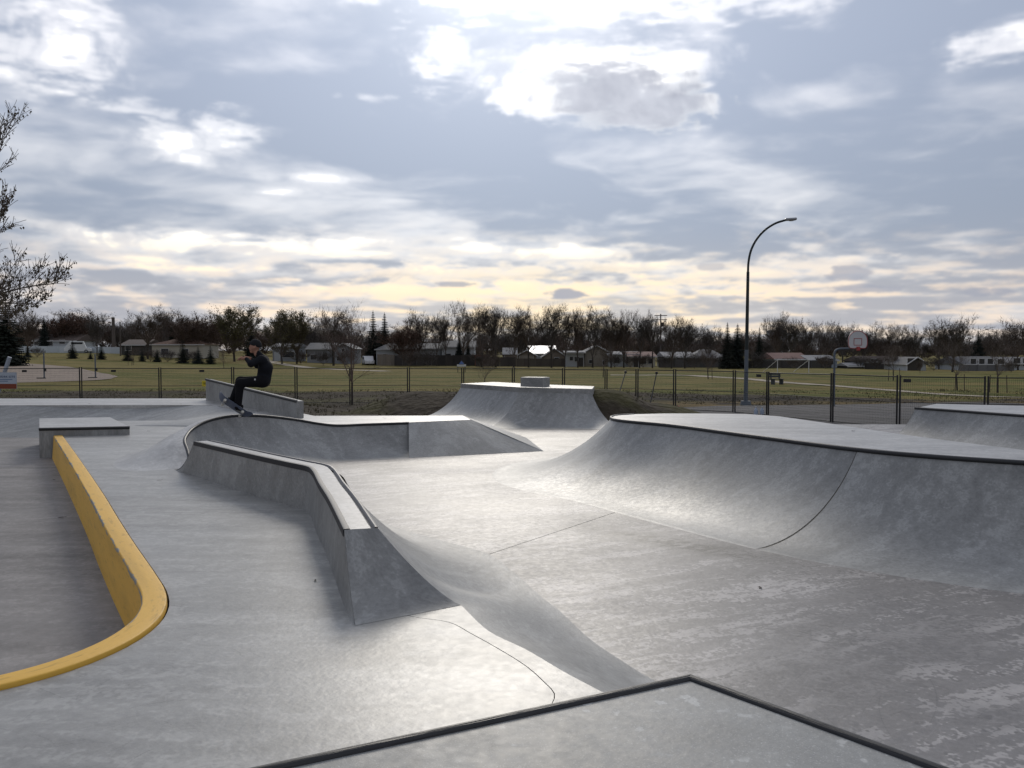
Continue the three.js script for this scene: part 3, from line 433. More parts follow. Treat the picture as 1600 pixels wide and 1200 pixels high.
// ---------------------------------------------------------------- dry grass and weeds on the dirt apron
{
  const r = rng(4), tuft = []; for (let k = 0; k < 5; k++) { const a = r() * 6.28, l = 0.06 + r() * 0.06, w = 0.008, bx = (r() - 0.5) * 0.06, bz = (r() - 0.5) * 0.06; const g = new THREE.BufferGeometry(); g.setAttribute('position', new THREE.Float32BufferAttribute([bx - w, 0, bz, bx + w, 0, bz, bx + Math.cos(a) * l * 0.6, l, bz + Math.sin(a) * l * 0.6], 3)); g.computeVertexNormals(); tuft.push(g); }
  const N = 14000, im = new THREE.InstancedMesh(mergeGeometries(tuft), std({ color: 0xffffff, roughness: 1, side: THREE.DoubleSide }), N), m = new THREE.Matrix4(), q = new THREE.Quaternion(), s = new THREE.Vector3(), p = new THREE.Vector3(), col = new THREE.Color(); let n = 0;
  while (n < N) { const d = 23 + 42 * Math.pow(r(), 0.8), x = (r() - 0.5) * d * 1.35; if (d < 31.5 && x < -5.5 && x * 0.6 > -d + 24.5) continue; if (d < 31 && x < -10) continue; if (x > 4.6 && d < 46 && x > (d - 30) * 0.1 + 4.6 && d < 44 + x * 0.15) continue; if (fbm(x * 0.6, d * 0.6, 3) < 0.48) continue; const y = groundY(x, -d); if (d < 33 && Math.hypot(x - 0.5, d - 29.5) < 2.4) continue; if (d < 27 && x > -1.4 && x < 6) continue; p.set(x, y - 0.005, -d); q.setFromAxisAngle(new THREE.Vector3(0, 1, 0), r() * 6.28); s.setScalar(0.5 + r() * 0.7); im.setMatrixAt(n, m.compose(p, q, s)); const k = 0.7 + r() * 0.7, dr = r(); col.setRGB(mix(0.045, 0.075, dr) * k, mix(0.045, 0.06, dr) * k, mix(0.02, 0.03, dr) * k); im.setColorAt(n, col); n++; }
  im.name = 'weeds'; scene.add(im); tag(im, 'sparse dry weeds and grass on the dirt behind the park', 'grass', null, 'stuff');
}

// ---------------------------------------------------------------- trees
function ribbon(P, U, I, a, b, w) { const dx = b[0] - a[0], dy = b[1] - a[1], dz = b[2] - a[2]; let nx = dz, nz = -dx; const l = Math.hypot(nx, nz) || 1; nx = nx / l * w + (l < 1e-3 ? w : 0); nz = nz / l * w; const o = P.length / 3; P.push(a[0] - nx, a[1], a[2] - nz, a[0] + nx, a[1], a[2] + nz, b[0], b[1], b[2]); I.push(o, o + 1, o + 2); const hz = 1 - Math.abs(dy) / (Math.hypot(dx, dy, dz) || 1), oy = w * hz, ox = -nz * (1 - hz), oz = nx * (1 - hz); P.push(a[0] - ox, a[1] - oy, a[2] - oz, a[0] + ox, a[1] + oy, a[2] + oz, b[0], b[1], b[2]); I.push(o + 3, o + 4, o + 5); }
function tubeSeg(P, I, a, b, r0, r1, sides) {
  const d = new THREE.Vector3(b[0] - a[0], b[1] - a[1], b[2] - a[2]).normalize(), u = new THREE.Vector3(Math.abs(d.y) > 0.9 ? 1 : 0, Math.abs(d.y) > 0.9 ? 0 : 1, 0).cross(d).normalize(), v = d.clone().cross(u), o = P.length / 3;
  for (const [c, r] of [[a, r0], [b, r1]]) for (let k = 0; k < sides; k++) { const t = k / sides * 6.2832, cx = Math.cos(t) * r, sx = Math.sin(t) * r; P.push(c[0] + u.x * cx + v.x * sx, c[1] + u.y * cx + v.y * sx, c[2] + u.z * cx + v.z * sx); }
  for (let k = 0; k < sides; k++) { const n = (k + 1) % sides; I.push(o + k, o + n, o + sides + k, o + n, o + sides + n, o + sides + k); }
}
function geoFrom(P, I, C) { const g = new THREE.BufferGeometry(); g.setAttribute('position', new THREE.Float32BufferAttribute(P, 3)); g.setAttribute('uv', new THREE.Float32BufferAttribute(new Float32Array(P.length / 3 * 2), 2)); if (C) g.setAttribute('color', new THREE.Float32BufferAttribute(C, 3)); g.setIndex(I); g.computeVertexNormals(); return g; }
// a bare deciduous tree about 10 m tall: returns trunk, crown (and leaves) geometries
function growTree(seed, o = {}) {
  const { trunkH = 3, limbs = 7, spread = 0.55, tall = 10, twigs = 7, tw = 0.026, leaf = 0, leafSize = 0.16, r0 = 0.32, lean = 0 } = o, r = rng(seed), TP = [], TI = [], P = [], I = [], LP = [], LI = [];
  const wob = (d, k) => { const q = [d[0] + (r() - 0.5) * k, d[1] + (r() - 0.5) * k * 0.7, d[2] + (r() - 0.5) * k], l = Math.hypot(...q); return q.map((v) => v / l); };
  const leafAt = (p) => { const s = leafSize * (0.6 + r() * 0.8), a = r() * 6.28, b = r() * 3.14, ux = Math.cos(a) * s, uy = Math.sin(b) * s * 0.6, uz = Math.sin(a) * s, vx = -Math.sin(a) * s * 0.5, vy = Math.cos(b) * s * 0.5, vz = Math.cos(a) * s * 0.5, q = LP.length / 3; LP.push(p[0], p[1], p[2], p[0] + (ux + vx) * 0.6, p[1] + (uy + vy) * 0.6, p[2] + (uz + vz) * 0.6, p[0] + ux, p[1] + uy, p[2] + uz, p[0] + (ux - vx) * 0.6, p[1] + (uy - vy) * 0.6, p[2] + (uz - vz) * 0.6); LI.push(q, q + 1, q + 2, q, q + 2, q + 3); };
  const grow = (p, d, len, rad, lev) => {
    if (lev === 4) { const e = [p[0] + d[0] * len, p[1] + d[1] * len, p[2] + d[2] * len]; ribbon(P, null, I, p, e, rad); if (leaf > 0) for (let k = 0; k < leaf; k++) { const t = r(); leafAt([mix(p[0], e[0], t), mix(p[1], e[1], t), mix(p[2], e[2], t)]); } return; }
    const n = lev === 1 ? 5 : lev === 2 ? 4 : 2; let q = p, dd = d, rr = rad; const kids = lev === 1 ? 7 : lev === 2 ? 6 : twigs;
    for (let s = 0; s < n; s++) {
      dd = wob(dd, lev === 1 ? 0.28 : 0.42); dd = [dd[0], dd[1] + 0.05, dd[2]]; const e = [q[0] + dd[0] * len / n, q[1] + dd[1] * len / n, q[2] + dd[2] * len / n], r1 = rr * (s === n - 1 ? 0.45 : 0.82);
      tubeSeg(P, I, q, e, rr, r1, lev === 1 ? 5 : 3); q = e; rr = r1;
      for (let c = 0; c < kids / n + (r() < 0.5 ? 0.5 : 0); c++) { if (s === 0 && lev < 3 && r() < 0.6) continue; const a = r() * 6.2832, k = 0.55 + r() * 0.5, side = wob([dd[0] + Math.cos(a) * k, dd[1] + (r() - 0.35) * 0.6, dd[2] + Math.sin(a) * k], 0.2); const kl = lev === 1 ? len * (0.3 + 0.3 * r()) * (1.15 - s / n * 0.5) : lev === 2 ? len * (0.35 + 0.3 * r()) : len * (0.5 + 0.7 * r()); grow(q, side, kl, lev === 3 ? tw : rr * 0.55, lev + 1); }
    }
  };
  let p = [0, -0.15, 0], d = [lean, 1, 0], rr = r0;
  for (let s = 0; s < 5; s++) { d = wob(d, 0.08); const e = [p[0] + d[0] * trunkH / 5, p[1] + d[1] * trunkH / 5, p[2] + d[2] * trunkH / 5], r1 = rr * (s === 0 ? 0.82 : 0.95); tubeSeg(TP, TI, p, e, rr, r1, 7); p = e; rr = r1; if (s > 2) for (let k = 0; k < (o.low ?? 1); k++) { const a = r() * 6.28; grow(p, [Math.cos(a) * 0.8, 0.5, Math.sin(a) * 0.8], (tall - trunkH) * 0.4, rr * 0.35, 2); } }
  for (let k = 0; k < limbs; k++) { const a = (k + r() * 0.6) / limbs * 6.2832, t = spread * (k === 0 ? 0.15 : 0.55 + 0.65 * r()); const dd = [Math.cos(a) * t, 1, Math.sin(a) * t], l = Math.hypot(...dd); grow(p, dd.map((v) => v / l), (tall - trunkH) * (0.72 + r() * 0.22), rr * 0.7, 1); }
  return { trunk: geoFrom(TP, TI), crown: geoFrom(P, I), leaves: LP.length ? geoFrom(LP, LI) : null };
}
// a spruce: tapering stem with whorls of drooping, needle-clad boughs
function growSpruce(seed, h, wid) {
  const r = rng(seed), TP = [], TI = [], P = [], I = []; tubeSeg(TP, TI, [0, -0.1, 0], [0, h, 0], 0.02 * h, 0.004 * h, 6);
  const rows = Math.round(18 + h * 1.2);
  for (let k = 0; k < rows; k++) { const u = k / rows, y = h * (0.06 + 0.93 * u), rad = wid * Math.pow(1 - u, 0.85) * (0.8 + 0.35 * r()) + 0.03 * h * (1 - u * 0.7), n = Math.round(7 + 9 * (1 - u)); for (let b = 0; b < n; b++) { const a = (b + r()) / n * 6.2832, L = rad * (0.65 + 0.5 * r()), ca = Math.cos(a), sa = Math.sin(a), dr = 0.1 + 0.25 * (1 - u); const m = 9; for (let s = 0; s < m; s++) { const t = (s + 0.4) / m, q = [ca * L * t, y - L * dr * t + L * 0.12 * t * t, sa * L * t], w = L * 0.2 * (1 - t * 0.6) + 0.04; for (let c = 0; c < 2; c++) { const aa = a + (c ? 1 : -1) * (0.7 + r() * 0.5), e = [q[0] + Math.cos(aa) * w, q[1] - w * (0.15 + r() * 0.5), q[2] + Math.sin(aa) * w]; ribbon(P, null, I, q, e, h < 5 ? w * 0.5 : w * 0.8 + 0.006 * h); } } } }
  return { trunk: geoFrom(TP, TI), crown: geoFrom(P, I) };
}
const bark = std({ map: tex8(128, 128, (x, y, c) => { const v = 0.6 + 0.8 * fbm(x / 4, y / 16, 4, 32, 8); c[0] = 0.05 * v; c[1] = 0.042 * v; c[2] = 0.036 * v; }, true), roughness: 1, side: THREE.DoubleSide });
const twigM = [[0.11, 0.092, 0.08], [0.12, 0.095, 0.08], [0.1, 0.088, 0.08], [0.135, 0.098, 0.08]].map((c) => std({ color: new THREE.Color(...c), roughness: 1, side: THREE.DoubleSide }));
const leafM = [[0.085, 0.075, 0.03], [0.11, 0.05, 0.03], [0.1, 0.09, 0.035], [0.07, 0.045, 0.028]].map((c) => std({ color: new THREE.Color(...c), roughness: 0.9, side: THREE.DoubleSide }));
const needle = [[0.017, 0.024, 0.017], [0.02, 0.024, 0.018], [0.022, 0.03, 0.026]].map((c) => std({ color: new THREE.Color(...c), roughness: 1, side: THREE.DoubleSide }));
const kinds = {
  elm: [11, 12, 13, 14].map((s, i) => growTree(s, { trunkH: 2.6 + 0.5 * i, limbs: 8, spread: 0.75, tall: 11, twigs: 12 })),
  poplar: [21, 22, 23, 24, 25].map((s, i) => growTree(s, { trunkH: 2.8 + i * 0.35, limbs: 5 + (i % 3), spread: 0.3 + 0.06 * i, tall: 11.5, twigs: 12, r0: 0.3 })),
  round: [31, 32].map((s) => growTree(s, { trunkH: 2.2, limbs: 9, spread: 1.0, tall: 9, twigs: 9, low: 2 })),
  leafy: [41, 42].map((s) => growTree(s, { trunkH: 2.2, limbs: 8, spread: 0.75, tall: 10, twigs: 6, leaf: 3, leafSize: 0.26, low: 2 })),
  russet: [51, 52].map((s) => growTree(s, { trunkH: 1.6, limbs: 10, spread: 1.0, tall: 8, twigs: 10, leaf: 1, leafSize: 0.2, low: 3 })),
  bush: [61, 62].map((s) => growTree(s, { trunkH: 0.5, limbs: 10, spread: 1.2, tall: 4, twigs: 8, tw: 0.015, low: 1, r0: 0.08 })),
  spruce: [[71, 10, 2.2], [72, 10, 1.8]].map((a) => growSpruce(...a)),
  youngSpruce: [[75, 2.8, 0.95], [76, 2.8, 0.8]].map((a) => growSpruce(...a)),
};
const size = {}; for (const k in kinds) size[k] = kinds[k].map((v) => { v.crown.computeBoundingBox(); return v.crown.boundingBox.max.y; });
const words = { elm: ['bare_tree', 'tree', 'broad bare tree'], poplar: ['bare_tree', 'tree', 'tall narrow bare tree'], round: ['bare_tree', 'tree', 'low rounded bare tree'], leafy: ['leafy_tree', 'tree', 'olive-leaved tree'], russet: ['brown_leaved_tree', 'tree', 'dense brown twiggy tree'], bush: ['bare_bush', 'bush', 'bare bush'], spruce: ['spruce_tree', 'tree', 'dark green spruce'], youngSpruce: ['young_spruce', 'tree', 'small dark spruce'] };
const ordinal = (n) => n + (n % 100 > 10 && n % 100 < 14 ? 'th' : ['th', 'st', 'nd', 'rd'][n % 10] ?? 'th');
function plantTrees(list, where) { // [kind, x, z, height, widthFactor]
  const byKind = {}; list.forEach((t) => { const k = words[t[0]][2]; (byKind[k] ??= []).push(t); });
  for (const k in byKind) byKind[k].sort((a, b) => a[1] / -a[2] - b[1] / -b[2]);
  list.forEach((t, i) => {
    const [kind, x, z, h, wf = 1] = t, vi = i % kinds[kind].length, v = kinds[kind][vi], [name, cat, look] = words[kind], set = byKind[look], n = set.indexOf(t) + 1;
    const label = set.length === 1 ? look + ' ' + where : look + ' ' + where + ', ' + ordinal(n) + ' from left';
    const g = thing(name, label, cat, [x, groundY(x, z) - 0.05, z], (i * 2.399) % 6.283, look + 's ' + where), s = h * (kind === 'youngSpruce' ? 0.85 : kind === 'bush' || kind === 'spruce' ? 1 : 1.1) / size[kind][vi]; g.scale.set(s * wf, s, s * wf);
    part('trunk', v.trunk, bark, g); const c = part('crown', v.crown, kind.toLowerCase().includes('spruce') ? needle[i % 3] : kind === 'russet' ? twigM[3] : twigM[i % 3], g);
    if (v.leaves) part('leaves', v.leaves, kind === 'leafy' ? leafM[i % 2 ? 0 : 2] : leafM[i % 2 ? 1 : 3], g);
  });
}
plantTrees([ ['spruce',-70.7,-120.0,9.24,1.30],['elm',-84.6,-150.0,8.77,0.80],['spruce',-103.5,-190.0,8.04,0.90],['russet',-101.6,-195.0,9.38,1.20],['russet',-100.9,-200.0,10.04,1.10],['elm',-79.8,-165.0,8.17,0.70],['round',-89.4,-200.0,6.74,1.00],['elm',-67.9,-160.0,9.88,1.00],['poplar',-72.1,-180.0,9.73,1.00],['spruce',-70.5,-178.0,7.60,0.70],['russet',-65.1,-175.0,9.44,1.00],['russet',-64.0,-180.0,9.41,0.90],['leafy',-53.4,-165.0,10.68,1.00],['poplar',-57.3,-190.0,8.97,1.00],['spruce',-54.7,-180.0,6.75,1.20],['leafy',-42.9,-160.0,9.77,0.80],['leafy',-41.4,-165.0,10.27,0.80],['elm',-45.0,-190.0,9.08,0.80],['elm',-33.3,-160.0,10.87,0.95],['spruce',-28.3,-175.0,10.78,0.90],['spruce',-26.7,-180.0,10.62,0.80],['russet',-21.3,-170.0,8.36,1.00],['elm',-18.6,-172.0,10.98,0.80],['poplar',-14.5,-165.0,10.18,0.80],['poplar',-12.7,-165.0,9.57,0.70],['elm',-9.3,-165.0,12.14,0.75],['spruce',-10.3,-168.0,6.81,0.60],['spruce',-8.6,-168.0,6.18,0.60],['poplar',-5.4,-152.0,10.64,0.90],['poplar',-2.9,-152.0,10.75,0.90],['poplar',0.3,-150.0,10.31,1.00],['elm',2.9,-150.0,10.54,0.75],['poplar',6.9,-150.0,10.98,0.90],['poplar',9.2,-150.0,10.76,0.80],['elm',11.5,-150.0,10.31,0.65],['poplar',14.1,-150.0,10.54,1.00],['poplar',17.1,-148.0,9.56,0.90],['elm',19.3,-148.0,9.78,0.70],['poplar',21.7,-146.0,9.57,0.80],['elm',23.9,-146.0,9.68,0.60],['elm',26.4,-142.0,8.65,0.80],['poplar',28.6,-142.0,8.34,1.00],['elm',36.7,-160.0,7.82,0.90],['spruce',35.1,-140.0,7.43,1.00],['spruce',37.3,-142.0,7.28,1.10],['spruce',46.1,-160.0,7.23,0.90],['elm',53.9,-175.0,10.33,0.80],['elm',55.2,-170.0,10.39,0.80],['elm',56.8,-165.0,8.71,0.80],['elm',58.4,-160.0,8.30,0.80],['elm',57.9,-150.0,8.08,0.90],['elm',61.7,-150.0,7.75,1.00],['round',65.3,-150.0,7.75,0.90],['elm',69.5,-150.0,7.42,1.00],['elm',60.6,-118.0,7.78,1.00],['elm',67.2,-135.0,7.47,0.80],['spruce',81.4,-150.0,6.41,1.00],['elm',84.5,-150.0,6.63,0.90],['elm',76.7,-130.0,7.88,0.90],['elm',82.4,-135.0,7.47,0.90],['elm',53.3,-112.0,1.95,0.70] ], 'in the far tree line');
plantTrees([ ['youngSpruce',-84.7,-150.0,2.51,1.00],['youngSpruce',-76.8,-150.0,3.74,1.00],['youngSpruce',-73.7,-150.0,1.70,1.00],['youngSpruce',-71.8,-150.0,3.34,1.00],['youngSpruce',-66.3,-148.0,3.08,1.00],['youngSpruce',-63.8,-148.0,2.62,1.00],['youngSpruce',-61.2,-148.0,2.60,1.00],['youngSpruce',-56.0,-146.0,4.65,1.00],['youngSpruce',-53.4,-146.0,3.44,1.00],['youngSpruce',-51.3,-146.0,3.72,1.00] ], 'near the left houses');
plantTrees([ ['bush',-84.1,-152.0,2.06,1.10],['bush',-63.2,-150.0,2.41,1.10],['bush',-60.2,-150.0,2.52,1.10],['bush',-55.9,-150.0,2.46,1.10],['bush',-40.6,-165.0,2.94,1.10],['bush',-35.2,-160.0,3.10,1.10],['bush',-30.6,-158.0,3.43,1.10],['bush',-19.1,-160.0,3.30,1.10],['bush',-15.6,-158.0,3.54,1.10],['bush',-5.7,-152.0,2.95,1.10],['bush',-3.4,-150.0,2.95,1.10],['bush',17.7,-148.0,2.73,1.10],['bush',20.1,-146.0,2.51,1.10],['bush',22.3,-146.0,2.73,1.10],['bush',25.8,-144.0,2.52,1.10],['bush',30.2,-142.0,2.95,1.10],['bush',32.8,-142.0,2.95,1.10],['bush',41.1,-145.0,3.27,1.10],['bush',45.9,-140.0,2.22,1.10],['bush',51.2,-140.0,2.53,1.10],['bush',56.1,-138.0,2.54,1.10],['bush',57.8,-136.0,2.24,1.10],['bush',59.5,-134.0,2.95,1.10],['bush',61.5,-125.0,2.30,1.10],['bush',68.7,-118.0,1.89,1.10] ], 'at the far side of the field');

// ---------------------------------------------------------------- wire fence panels
{
  const black = std({ color: new THREE.Color(0.014, 0.014, 0.015), roughness: 0.5, metalness: 0.2 });
  const panel = (a, b, label, o = {}) => {
    const H = 2.0, dx = b[0] - a[0], dz = b[1] - a[1], L = Math.hypot(dx, dz), ya = groundY(...a), yb = groundY(...b), t = thing('wire_fence', label, 'fence', [a[0], 0, a[1]], Math.atan2(-dz, dx), 'wire fence panels behind the park');
    const Y = (u) => mix(ya, yb, u / L), r = 0.034, g = 0.055;
    const post = (u) => part('post', bar([u, Y(u) - 0.1, 0], [u, Y(u) + H + 0.04, 0], r, r, 8), black, t); post(g); post(L - g);
    part('top_rail', bar([g, Y(g) + H - 0.02, 0], [L - g, Y(L - g) + H - 0.02, 0], 0.024, 0.024, 6), black, t);
    part('middle_rail', bar([g, Y(g) + H * 0.52, 0], [L - g, Y(L - g) + H * 0.52, 0], 0.016, 0.016, 6), black, t);
    part('bottom_rail', bar([g, Y(g) + 0.1, 0], [L - g, Y(L - g) + 0.1, 0], 0.018, 0.018, 6), black, t);
    const P = [], I = [], w = 0.0022, wire = (p, q) => { const o2 = P.length / 3, v = Math.abs(p[0] - q[0]) < 1e-6; if (v) P.push(p[0] - w, p[1], 0, p[0] + w, p[1], 0, q[0] - w, q[1], 0, q[0] + w, q[1], 0, p[0], p[1], -w, p[0], p[1], w, q[0], q[1], -w, q[0], q[1], w); else P.push(p[0], p[1] - w, 0, p[0], p[1] + w, 0, q[0], q[1] - w, 0, q[0], q[1] + w, 0, p[0], p[1], -w, p[0], p[1], w, q[0], q[1], -w, q[0], q[1], w); I.push(o2, o2 + 1, o2 + 2, o2 + 1, o2 + 3, o2 + 2, o2 + 4, o2 + 5, o2 + 6, o2 + 5, o2 + 7, o2 + 6); };
    for (let u = g + 0.07; u < L - g; u += 0.07) wire([u, Y(u) + 0.1, 0], [u, Y(u) + H - 0.02, 0]);
    for (let h = 0.2; h < H - 0.05; h += 0.1) wire([g, Y(g) + h, 0], [L - g, Y(L - g) + h, 0]);
    part('wire_mesh', geoFrom(P, I), black, t);
    if (o.tag) part('plate', box(0.26, 0.12, 0.02, L * o.tag, Y(L * o.tag) + H - 0.16, 0.04), black, t);
    return t;
  };
  const X = (px, z) => (px - 800) * -z / 1340;
  const pts = [[-36.5, -46.6], [-28.5, -46.6], [-23.45, -46.6], [-19.1, -46.5], [-15.15, -46.5], [-11.72, -46.5], [-8.86, -47.1], [-5.75, -47.6], [-2.7, -47.0], [0.07, -46.2], [2.72, -45.2], [4.85, -44.2], [6.3, -43.2], [7.95, -41.9], [10.35, -39.9], [11.45, -38.35], [12.85, -34.4], [14.3, -31.7], [16.95, -30.6], [20.5, -30.2]];
  const names = ['wire fence panel with the banner, at the left edge', 'wire fence panel in front of the baseball infield, right of the banner', 'wire fence panel below the bare tree and hip-roofed house, left', 'wire fence panel with the small yellow sign on it', 'wire fence panel directly behind the skater', 'wire fence panel just right of the skater, left of the slim tree', 'wire fence panel right of the slim bare tree trunk', 'wire fence panel left of the far quarter pipe, ending at its lip', 'wire fence panel above the left face of the far quarter pipe', 'wire fence panel behind the concrete block', 'wire fence panel right of the concrete block', 'wire fence panel with the left leaning brace, right of the far quarter', 'wire fence panel with the right leaning brace', 'wire fence panel above the dirt at the nose of the island ramp', 'wire fence panel just left of the lamp post', 'narrow wire fence panel in front of the lamp post base', 'wire fence panel between the lamp post and basketball pole', 'wire fence panel right of the basketball pole', 'wire fence panel above the right quarter pipe lip', 'wire fence panel at the right edge of the photo'];
  const tags = { 0: 0.62, 2: 0.42, 3: 0.58, 1: 0.4, 14: 0.75, 17: 0.1 };
  for (let i = 0; i < pts.length - 1; i++) panel(pts[i], pts[i + 1], names[i], { tag: tags[i] });
  // leaning braces
  const brace = (a, b, label) => { const t = thing('fence_brace', label, 'brace'); part('pole', bar(a, b, 0.028, 0.028, 6), black, t); part('clamp', new THREE.SphereGeometry(0.07, 8, 6).translate(...b), black, t); };
  brace([4.95, -0.35, -41.2], [5.75, 1.32, -43.4], 'black brace pole leaning on the fence, left of two');
  brace([6.55, -0.5, -41.0], [7.15, 1.3, -42.4], 'black brace pole leaning on the fence, right of two');
  // small yellow sign and the banner at the left edge
  const ys = thing('yellow_sign', 'small yellow sign hung on the wire fence above the sloping wall', 'sign', [-16.62, 0.62, -46.42]);
  part('panel', new RoundedBoxGeometry(0.34, 0.3, 0.02, 1, 0.008), std({ color: new THREE.Color(0.62, 0.5, 0.03), roughness: 0.6 }), ys);
  const sc = document.createElement('canvas'); sc.width = 128; sc.height = 96; { const x = sc.getContext('2d'); x.fillStyle = '#c8b322'; x.fillRect(0, 0, 128, 96); x.fillStyle = '#3a3410'; for (let i = 0; i < 3; i++) x.fillRect(14 + i * 6, 22 + i * 18, 92 - i * 12, 9); }
  const st = new THREE.CanvasTexture(sc); st.colorSpace = THREE.SRGBColorSpace; part('print', new THREE.PlaneGeometry(0.28, 0.2).translate(0, 0, 0.013), std({ map: st, roughness: 0.7 }), ys);
  const bn = thing('fence_banner', 'white and rust printed banner tied to the fence at the left edge', 'banner', [-27.65, 0.78, -46.45]);
  const bc = document.createElement('canvas'); bc.width = 256; bc.height = 192; { const x = bc.getContext('2d'); x.fillStyle = '#aab2bd'; x.fillRect(0, 0, 256, 192); x.fillStyle = '#7d3a22'; x.fillRect(0, 134, 256, 58); x.fillStyle = '#b2512a'; x.beginPath(); x.arc(52, 58, 38, 0, 7); x.fill(); x.fillStyle = '#5b2a18'; x.beginPath(); x.moveTo(30, 40); x.lineTo(76, 40); x.lineTo(53, 84); x.fill(); x.fillStyle = '#2c3a55'; x.font = 'bold 34px sans-serif'; x.fillText('WORK-SITE', 96, 62, 150); x.fillStyle = '#5a6c8c'; for (let i = 0; i < 2; i++) x.fillRect(112, 78 + i * 20, 110 - i * 40, 9); }
  const bt = new THREE.CanvasTexture(bc); bt.colorSpace = THREE.SRGBColorSpace; part('sheet', box(1.62, 0.9, 0.015), std({ color: new THREE.Color(0.4, 0.42, 0.46), roughness: 0.7 }), bn); part('print', new THREE.PlaneGeometry(1.6, 0.88).translate(0, 0, 0.012), std({ map: bt, roughness: 0.7 }), bn);
  const lp = thing('leaning_post', 'pale grey post leaning above the banner at the left edge', 'post'); part('post', bar([-28.7, -0.6, -47.4], [-27.75, 2.05, -47.4], 0.11, 0.11, 8), std({ color: new THREE.Color(0.3, 0.33, 0.38), roughness: 0.6 }), lp);
}

// ---------------------------------------------------------------- street lamp, hoop, goal, bench and other field furniture
{
  const dark = std({ color: new THREE.Color(0.018, 0.024, 0.024), roughness: 0.45, metalness: 0.4 }), grey = std({ color: new THREE.Color(0.1, 0.118, 0.14), roughness: 0.6, metalness: 0.3 }), white = std({ color: new THREE.Color(0.5, 0.5, 0.5), roughness: 0.5 }), red = std({ color: new THREE.Color(0.36, 0.05, 0.05), roughness: 0.6 });
  const l = thing('street_lamp', 'tall street lamp with curved dark arm and grey lower post', 'lamp', [12.68, -0.55, -46.46]);
  part('base', new THREE.CylinderGeometry(0.26, 0.32, 0.26, 12).translate(0, 0.1, 0), grey, l);
  part('lower_post', bar([0, 0.2, 0], [0.02, 3.0, 0], 0.115, 0.1, 14), grey, l);
  part('upper_post', bar([0.02, 3.0, 0], [0.05, 7.2, 0], 0.1, 0.08, 12), dark, l);
  part('arm', tube([[0.05, 7.2, 0], [0.07, 7.7, 0], [0.2, 8.35, 0], [0.5, 8.95, 0], [0.95, 9.45, 0], [1.5, 9.8, 0], [2.05, 9.98, 0]], 0.06, 10, 40), dark, l);
  const hd = part('lamp_head', new RoundedBoxGeometry(0.62, 0.14, 0.28, 3, 0.06).rotateZ(0.06).translate(2.32, 10.02, 0), std({ color: new THREE.Color(0.3, 0.31, 0.33), metalness: 0.5, roughness: 0.4 }), l);
  part('lens', new THREE.SphereGeometry(0.12, 10, 6).scale(1.4, 0.35, 0.8).translate(2.34, 9.955, 0), std({ color: new THREE.Color(0.5, 0.5, 0.48), roughness: 0.2 }), hd);
  const h = thing('basketball_hoop', 'basketball hoop with white fan backboard on a bent grey pole', 'basketball hoop', [16.69, -0.55, -44.4]);
  part('pole', tube([[0, -0.1, 0], [0, 1, 0], [0, 2.5, 0], [0, 2.82, 0], [0.06, 2.96, 0], [0.22, 3.04, 0], [0.55, 3.06, 0], [0.72, 3.06, 0]], 0.055, 10, 60), grey, h);
  const sh = new THREE.Shape(); sh.moveTo(-0.4, -0.38); sh.quadraticCurveTo(-0.5, -0.3, -0.5, -0.1); sh.absarc(0, 0.02, 0.5, Math.PI, 0, true); sh.lineTo(0.5, -0.1); sh.quadraticCurveTo(0.5, -0.3, 0.4, -0.38); sh.quadraticCurveTo(0, -0.44, -0.4, -0.38);
  const bb = part('backboard', new THREE.ExtrudeGeometry(sh, { depth: 0.04, bevelEnabled: false, curveSegments: 16 }).translate(1.14, 3.46, 0.1), white, h);
  const out = sh.getPoints(24); part('border', tube(out.map((p) => [1.14 + p.x * 0.975, 3.46 + p.y * 0.975, 0.145]), 0.016, 4, 120), red, bb);
  part('target_square', mergeGeometries([[-0.2, 0.02, -0.2, 0.36], [0.2, 0.02, 0.2, 0.36], [-0.2, 0.36, 0.2, 0.36], [-0.2, 0.02, 0.2, 0.02]].map(([a, b, c, d]) => bar([1.14 + a, 3.34 + b - 0.12, 0.147], [1.14 + c, 3.34 + d - 0.12, 0.147], 0.014, 0.014, 4))), red, bb);
  part('rim', new THREE.TorusGeometry(0.22, 0.014, 6, 24).rotateX(Math.PI / 2).translate(1.14, 3.08, 0.42), red, h);
  part('bracket', box(0.14, 0.2, 0.14, 1.14, 3.06, 0.2), red, h);
  part('strut', merge([bar([0.72, 3.06, 0], [1.14, 3.3, 0.1], 0.03), bar([0.72, 3.06, 0], [1.14, 3.08, 0.1], 0.03)]), grey, h);
  const g = thing('soccer_goal', 'white soccer goal frame on the far grass right of the lamp', 'goal', [35.6, -0.55, -115]);
  part('post', bar([0, -0.05, 0], [0, 1.75, 0], 0.05), white, g); part('post', bar([4.2, -0.05, 0], [4.2, 1.75, 0], 0.05), white, g); part('crossbar', bar([-0.06, 1.72, 0], [4.26, 1.72, 0], 0.05), white, g); part('stay', bar([0, 1.72, 0], [-1.1, 0, -3], 0.03), white, g); part('stay', bar([4.2, 1.72, 0], [3.1, 0, -3], 0.03), white, g);
  const b = thing('park_bench', 'dark park bench beside the gravel path', 'bench', [23.2, groundY(23.2, -75), -75], 0.5); const wood = std({ color: new THREE.Color(0.05, 0.055, 0.06), roughness: 0.8 });
  for (const z of [-0.12, 0.12]) part('seat_slat', box(1.3, 0.05, 0.2, 0, 0.48, z), wood, b); for (const y of [0.7, 0.9]) part('back_slat', box(1.3, 0.16, 0.05, 0, y, -0.26), wood, b); for (const x of [-0.5, 0.5]) part('leg', mergeGeometries([box(0.1, 0.5, 0.4, x, 0.23, 0), box(0.1, 0.6, 0.08, x, 0.7, -0.24)]), wood, b);
